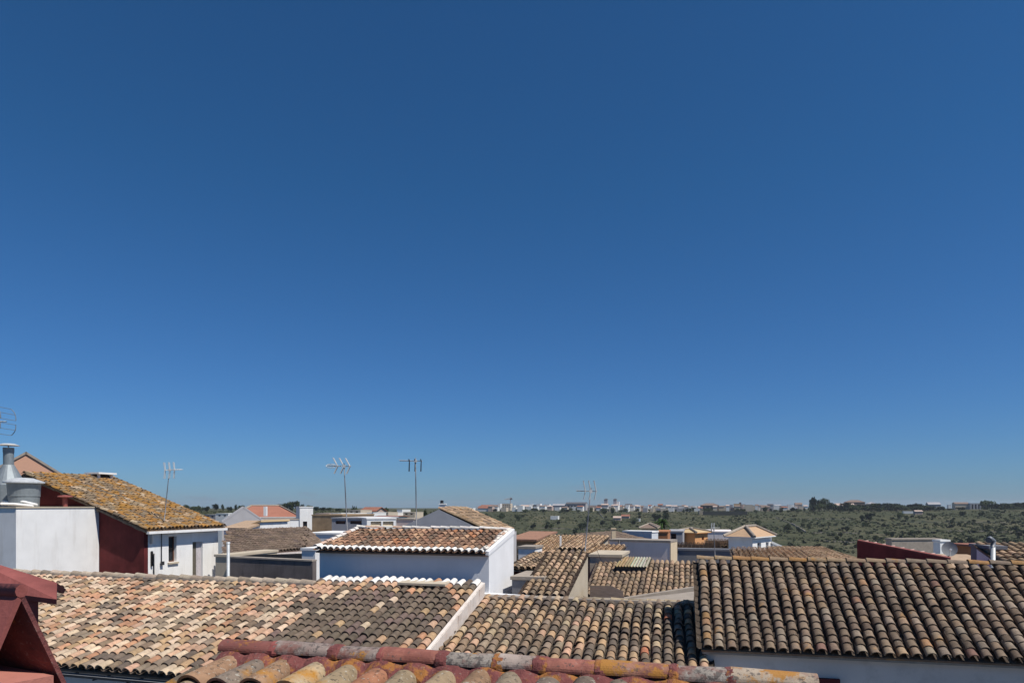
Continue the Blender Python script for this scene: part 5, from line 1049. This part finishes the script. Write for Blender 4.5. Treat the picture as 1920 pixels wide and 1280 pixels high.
far(1386, 1390, 941.5, dark_far, 910, 'flat', None, None, 'dark rooftop tank beside the tan tower block', 3, 'tank', name='roof_tank')
far(1396, 1412, 946, cream_far, 880, 'flat', None, None, 'cream house row end right of the tan tower block', 8)
far(1416, 1421, 948, white_far, 860, 'flat', None, None, 'narrow bright white house below the far town right end', 6)
far(1132.5, 1139, 936, grey_far, 935, 'hip', 934, dark_far, 'left one of the twin church towers on the far skyline', 5, 'tower', name='church_tower')
far(1150, 1156, 936, grey_far, 935, 'hip', 934, dark_far, 'right one of the twin church towers on the far skyline', 5, 'tower', name='church_tower')
far(1155, 1161, 940, white_far, 935, 'flat', None, None, 'pale nave block beside the right church tower', 6, 'building')
far(1567, 1602, 947, white_far, 850, 'ga', 943, pink_far, 'long white villa among the ridge pines', 14)
far(1586, 1622, 941, brown_far, 900, 'hip', 937, brown_far, 'brown-roofed mansion above the ridge pines', 14)
far(1626, 1645, 944, cream_far, 850, 'hip', 941, grey_far, 'pale green-grey villa right of the brown-roofed mansion', 10)
far(1741, 1764, 945, grey_far, 860, 'ga', 941, grey_far, 'grey ruinous farm building on the right skyline', 12)
far(1778, 1784, 946, white_far, 850, 'flat', None, None, 'small white hut beside the grey farm building', 5)
far(1791, 1817, 944, cream_far, 860, 'ga', 941, brown_far, 'wide beige farmhouse on the right skyline', 12)
far(1819, 1850, 943, grey_far, 850, 'flat', None, None, 'pale scaffolded block right of the beige farmhouse', 12, 'building', name='pale_block', win=tuple(('f', 1822 + 6 * i, 1825 + 6 * i, 945, 954) for i in range(4)))
far(1674, 1686, 950, pink_far, 800, 'ga', 947, rust_far, 'lone red-roofed cottage below the ridge trees', 7)
far(1694, 1712, 958, white_far, -962, 'flat', None, None, 'low pale farm wall on the upper right slope', 4, 'building')
far(1716, 1730, 958, pink_far, -964, 'ga', 956, pink_far, 'small pink farmhouse on the upper right slope', 7)
far(1165, 1180, 967, pink_far, -971, 'ga', 964, rust_far, 'pink-roofed farmhouse on the slope below the church towers', 6)
far(1150, 1164, 970, pink_far, -975, 'ga', 967, pink_far, 'left neighbour of the pink-roofed farmhouse on the slope', 6)
far(1186, 1200, 972, white_far, -977, 'flat', None, None, 'white hut on the slope right of the pink-roofed farmhouse', 4)
# dark hedge or netted wall below the town
mb = MB(); d = 760
for k in range(40):
    px = 1319 + k * 2.05; xx = (px - HX) / F * d; r = random.Random(k); zt = zp(957.5 + r.random() * 1.2, d); mb.abox(xx, xx + 2.05 * d / F, d, d + 2, hgt(xx, d) - 1, zt)
mb.build('hedge', plain('dark_hedge', (.022, .026, .024), .95, 0, .2, .5), None, 'long dark clipped hedge below the far town', category='hedge')
mb = MB(); d = 770; xx = (1311 - HX) / F * d; mb.abox(xx, xx + 5, d, d + 4, hgt(xx, d) - 1, zp(957, d)); mb.build('stone_hut', stone_m, None, 'pale stone stub at the left end of the dark hedge', category='wall')
# crane
d = 1000; b = P(957, 950, d); tp_ = P(957, 932, d); t = thing('tower_crane', Vector((b.x, b.y, hgt(b.x, d))), 'tiny tower crane above the cream apartment block on the skyline', 'crane')
mb = MB(); mb.tube([Vector((b.x, d, hgt(b.x, d))), tp_], .8, 4); mb.build('mast', grey_far, t); mb = MB(); mb.tube([P(946, 935.5, d), P(961, 935, d)], .6, 4); mb.tube([P(948, 935.3, d), tp_], .2, 4); mb.build('jib', grey_far, t); mb = MB(); mb.tube([P(957, 935, d), P(960, 934, d)], 1.4, 4); mb.build('counterweight', dark_far, t)
# far left houses
LF = [(645, 668, 963, 150, white_far, 'flat', None, None, 'white terrace with dark openings left of the mast'), (652, 676, 956, 200, cream_far, 'flat', None, None, 'cream flat-topped block behind the blue-grey house'), (676, 704, 957, 210, pink_far, 'ga', 950, rust_far, 'rust-red gabled house right of the left-centre mast'), (712, 728, 960, 220, cream_far, 'flat', None, None, 'beige house under the dark trees'),
      (728, 745, 961, 230, white_far, 'flat', None, None, 'low white house beside the beige house'), (744, 754, 955, 240, white_far, 'flat', None, None, 'narrow white tower house left of the tallest mast'), (756, 778, 960, 230, cream_far, 'flat', None, None, 'pale yellow house left of the slate gable'), (700, 740, 968, 160, white_far, 'ga', 966, rust_far, 'long white house with red roof line before the dark trees'),
      (620, 640, 962, 190, white_far, 'flat', None, None, 'small white houses row beside the tan plot'), (590, 618, 962, 210, pink_far, 'flat', None, None, 'pinkish wall line above the tan plot'), (405, 428, 963, 120, white_far, 'flat', None, None, 'white shed left of the slate gable'), (384, 404, 965, 130, grey_far, 'flat', None, None, 'grey-blue sheds right of the lichen roof edge'), (1032, 1046, 967, -973, white_far, 'flat', None, None, 'white hut halfway up the slope behind the strip-roof antenna'), (688, 700, 961, 170, white_far, 'flat', None, None, 'white gable end behind the cream wall panel')]
for x0, x1, yt, d, wm, rf_, yr, rm, lab in LF:
    w3 = (x1 - x0) / 3; far(x0, x1, yt, wm, d, rf_, yr, rm, lab, 7, win=(('f', x0 + w3 * .5, x0 + w3 * 1.1, yt + 2, yt + 4.5), ('f', x0 + w3 * 1.8, x0 + w3 * 2.4, yt + 2, yt + 4.5)) if x1 - x0 > 14 else ())

# ------------------------------------------------------------------ light sea air between the eye and the far town
hz = MB(); hz.abox(-6200, 6200, -6200, 6200, -40, 45)
hm = bpy.data.materials.new('sea_air'); hm.use_nodes = True; ht = hm.node_tree; ht.nodes.clear(); ho = ht.nodes.new('ShaderNodeOutputMaterial'); hv = ht.nodes.new('ShaderNodeVolumePrincipled')
hv.inputs['Color'].default_value = (.86, .91, 1, 1); hv.inputs['Density'].default_value = .00009; hv.inputs['Anisotropy'].default_value = .2; ht.links.new(hv.outputs[0], ho.inputs['Volume'])
hz.build('haze', hm, kind='stuff')
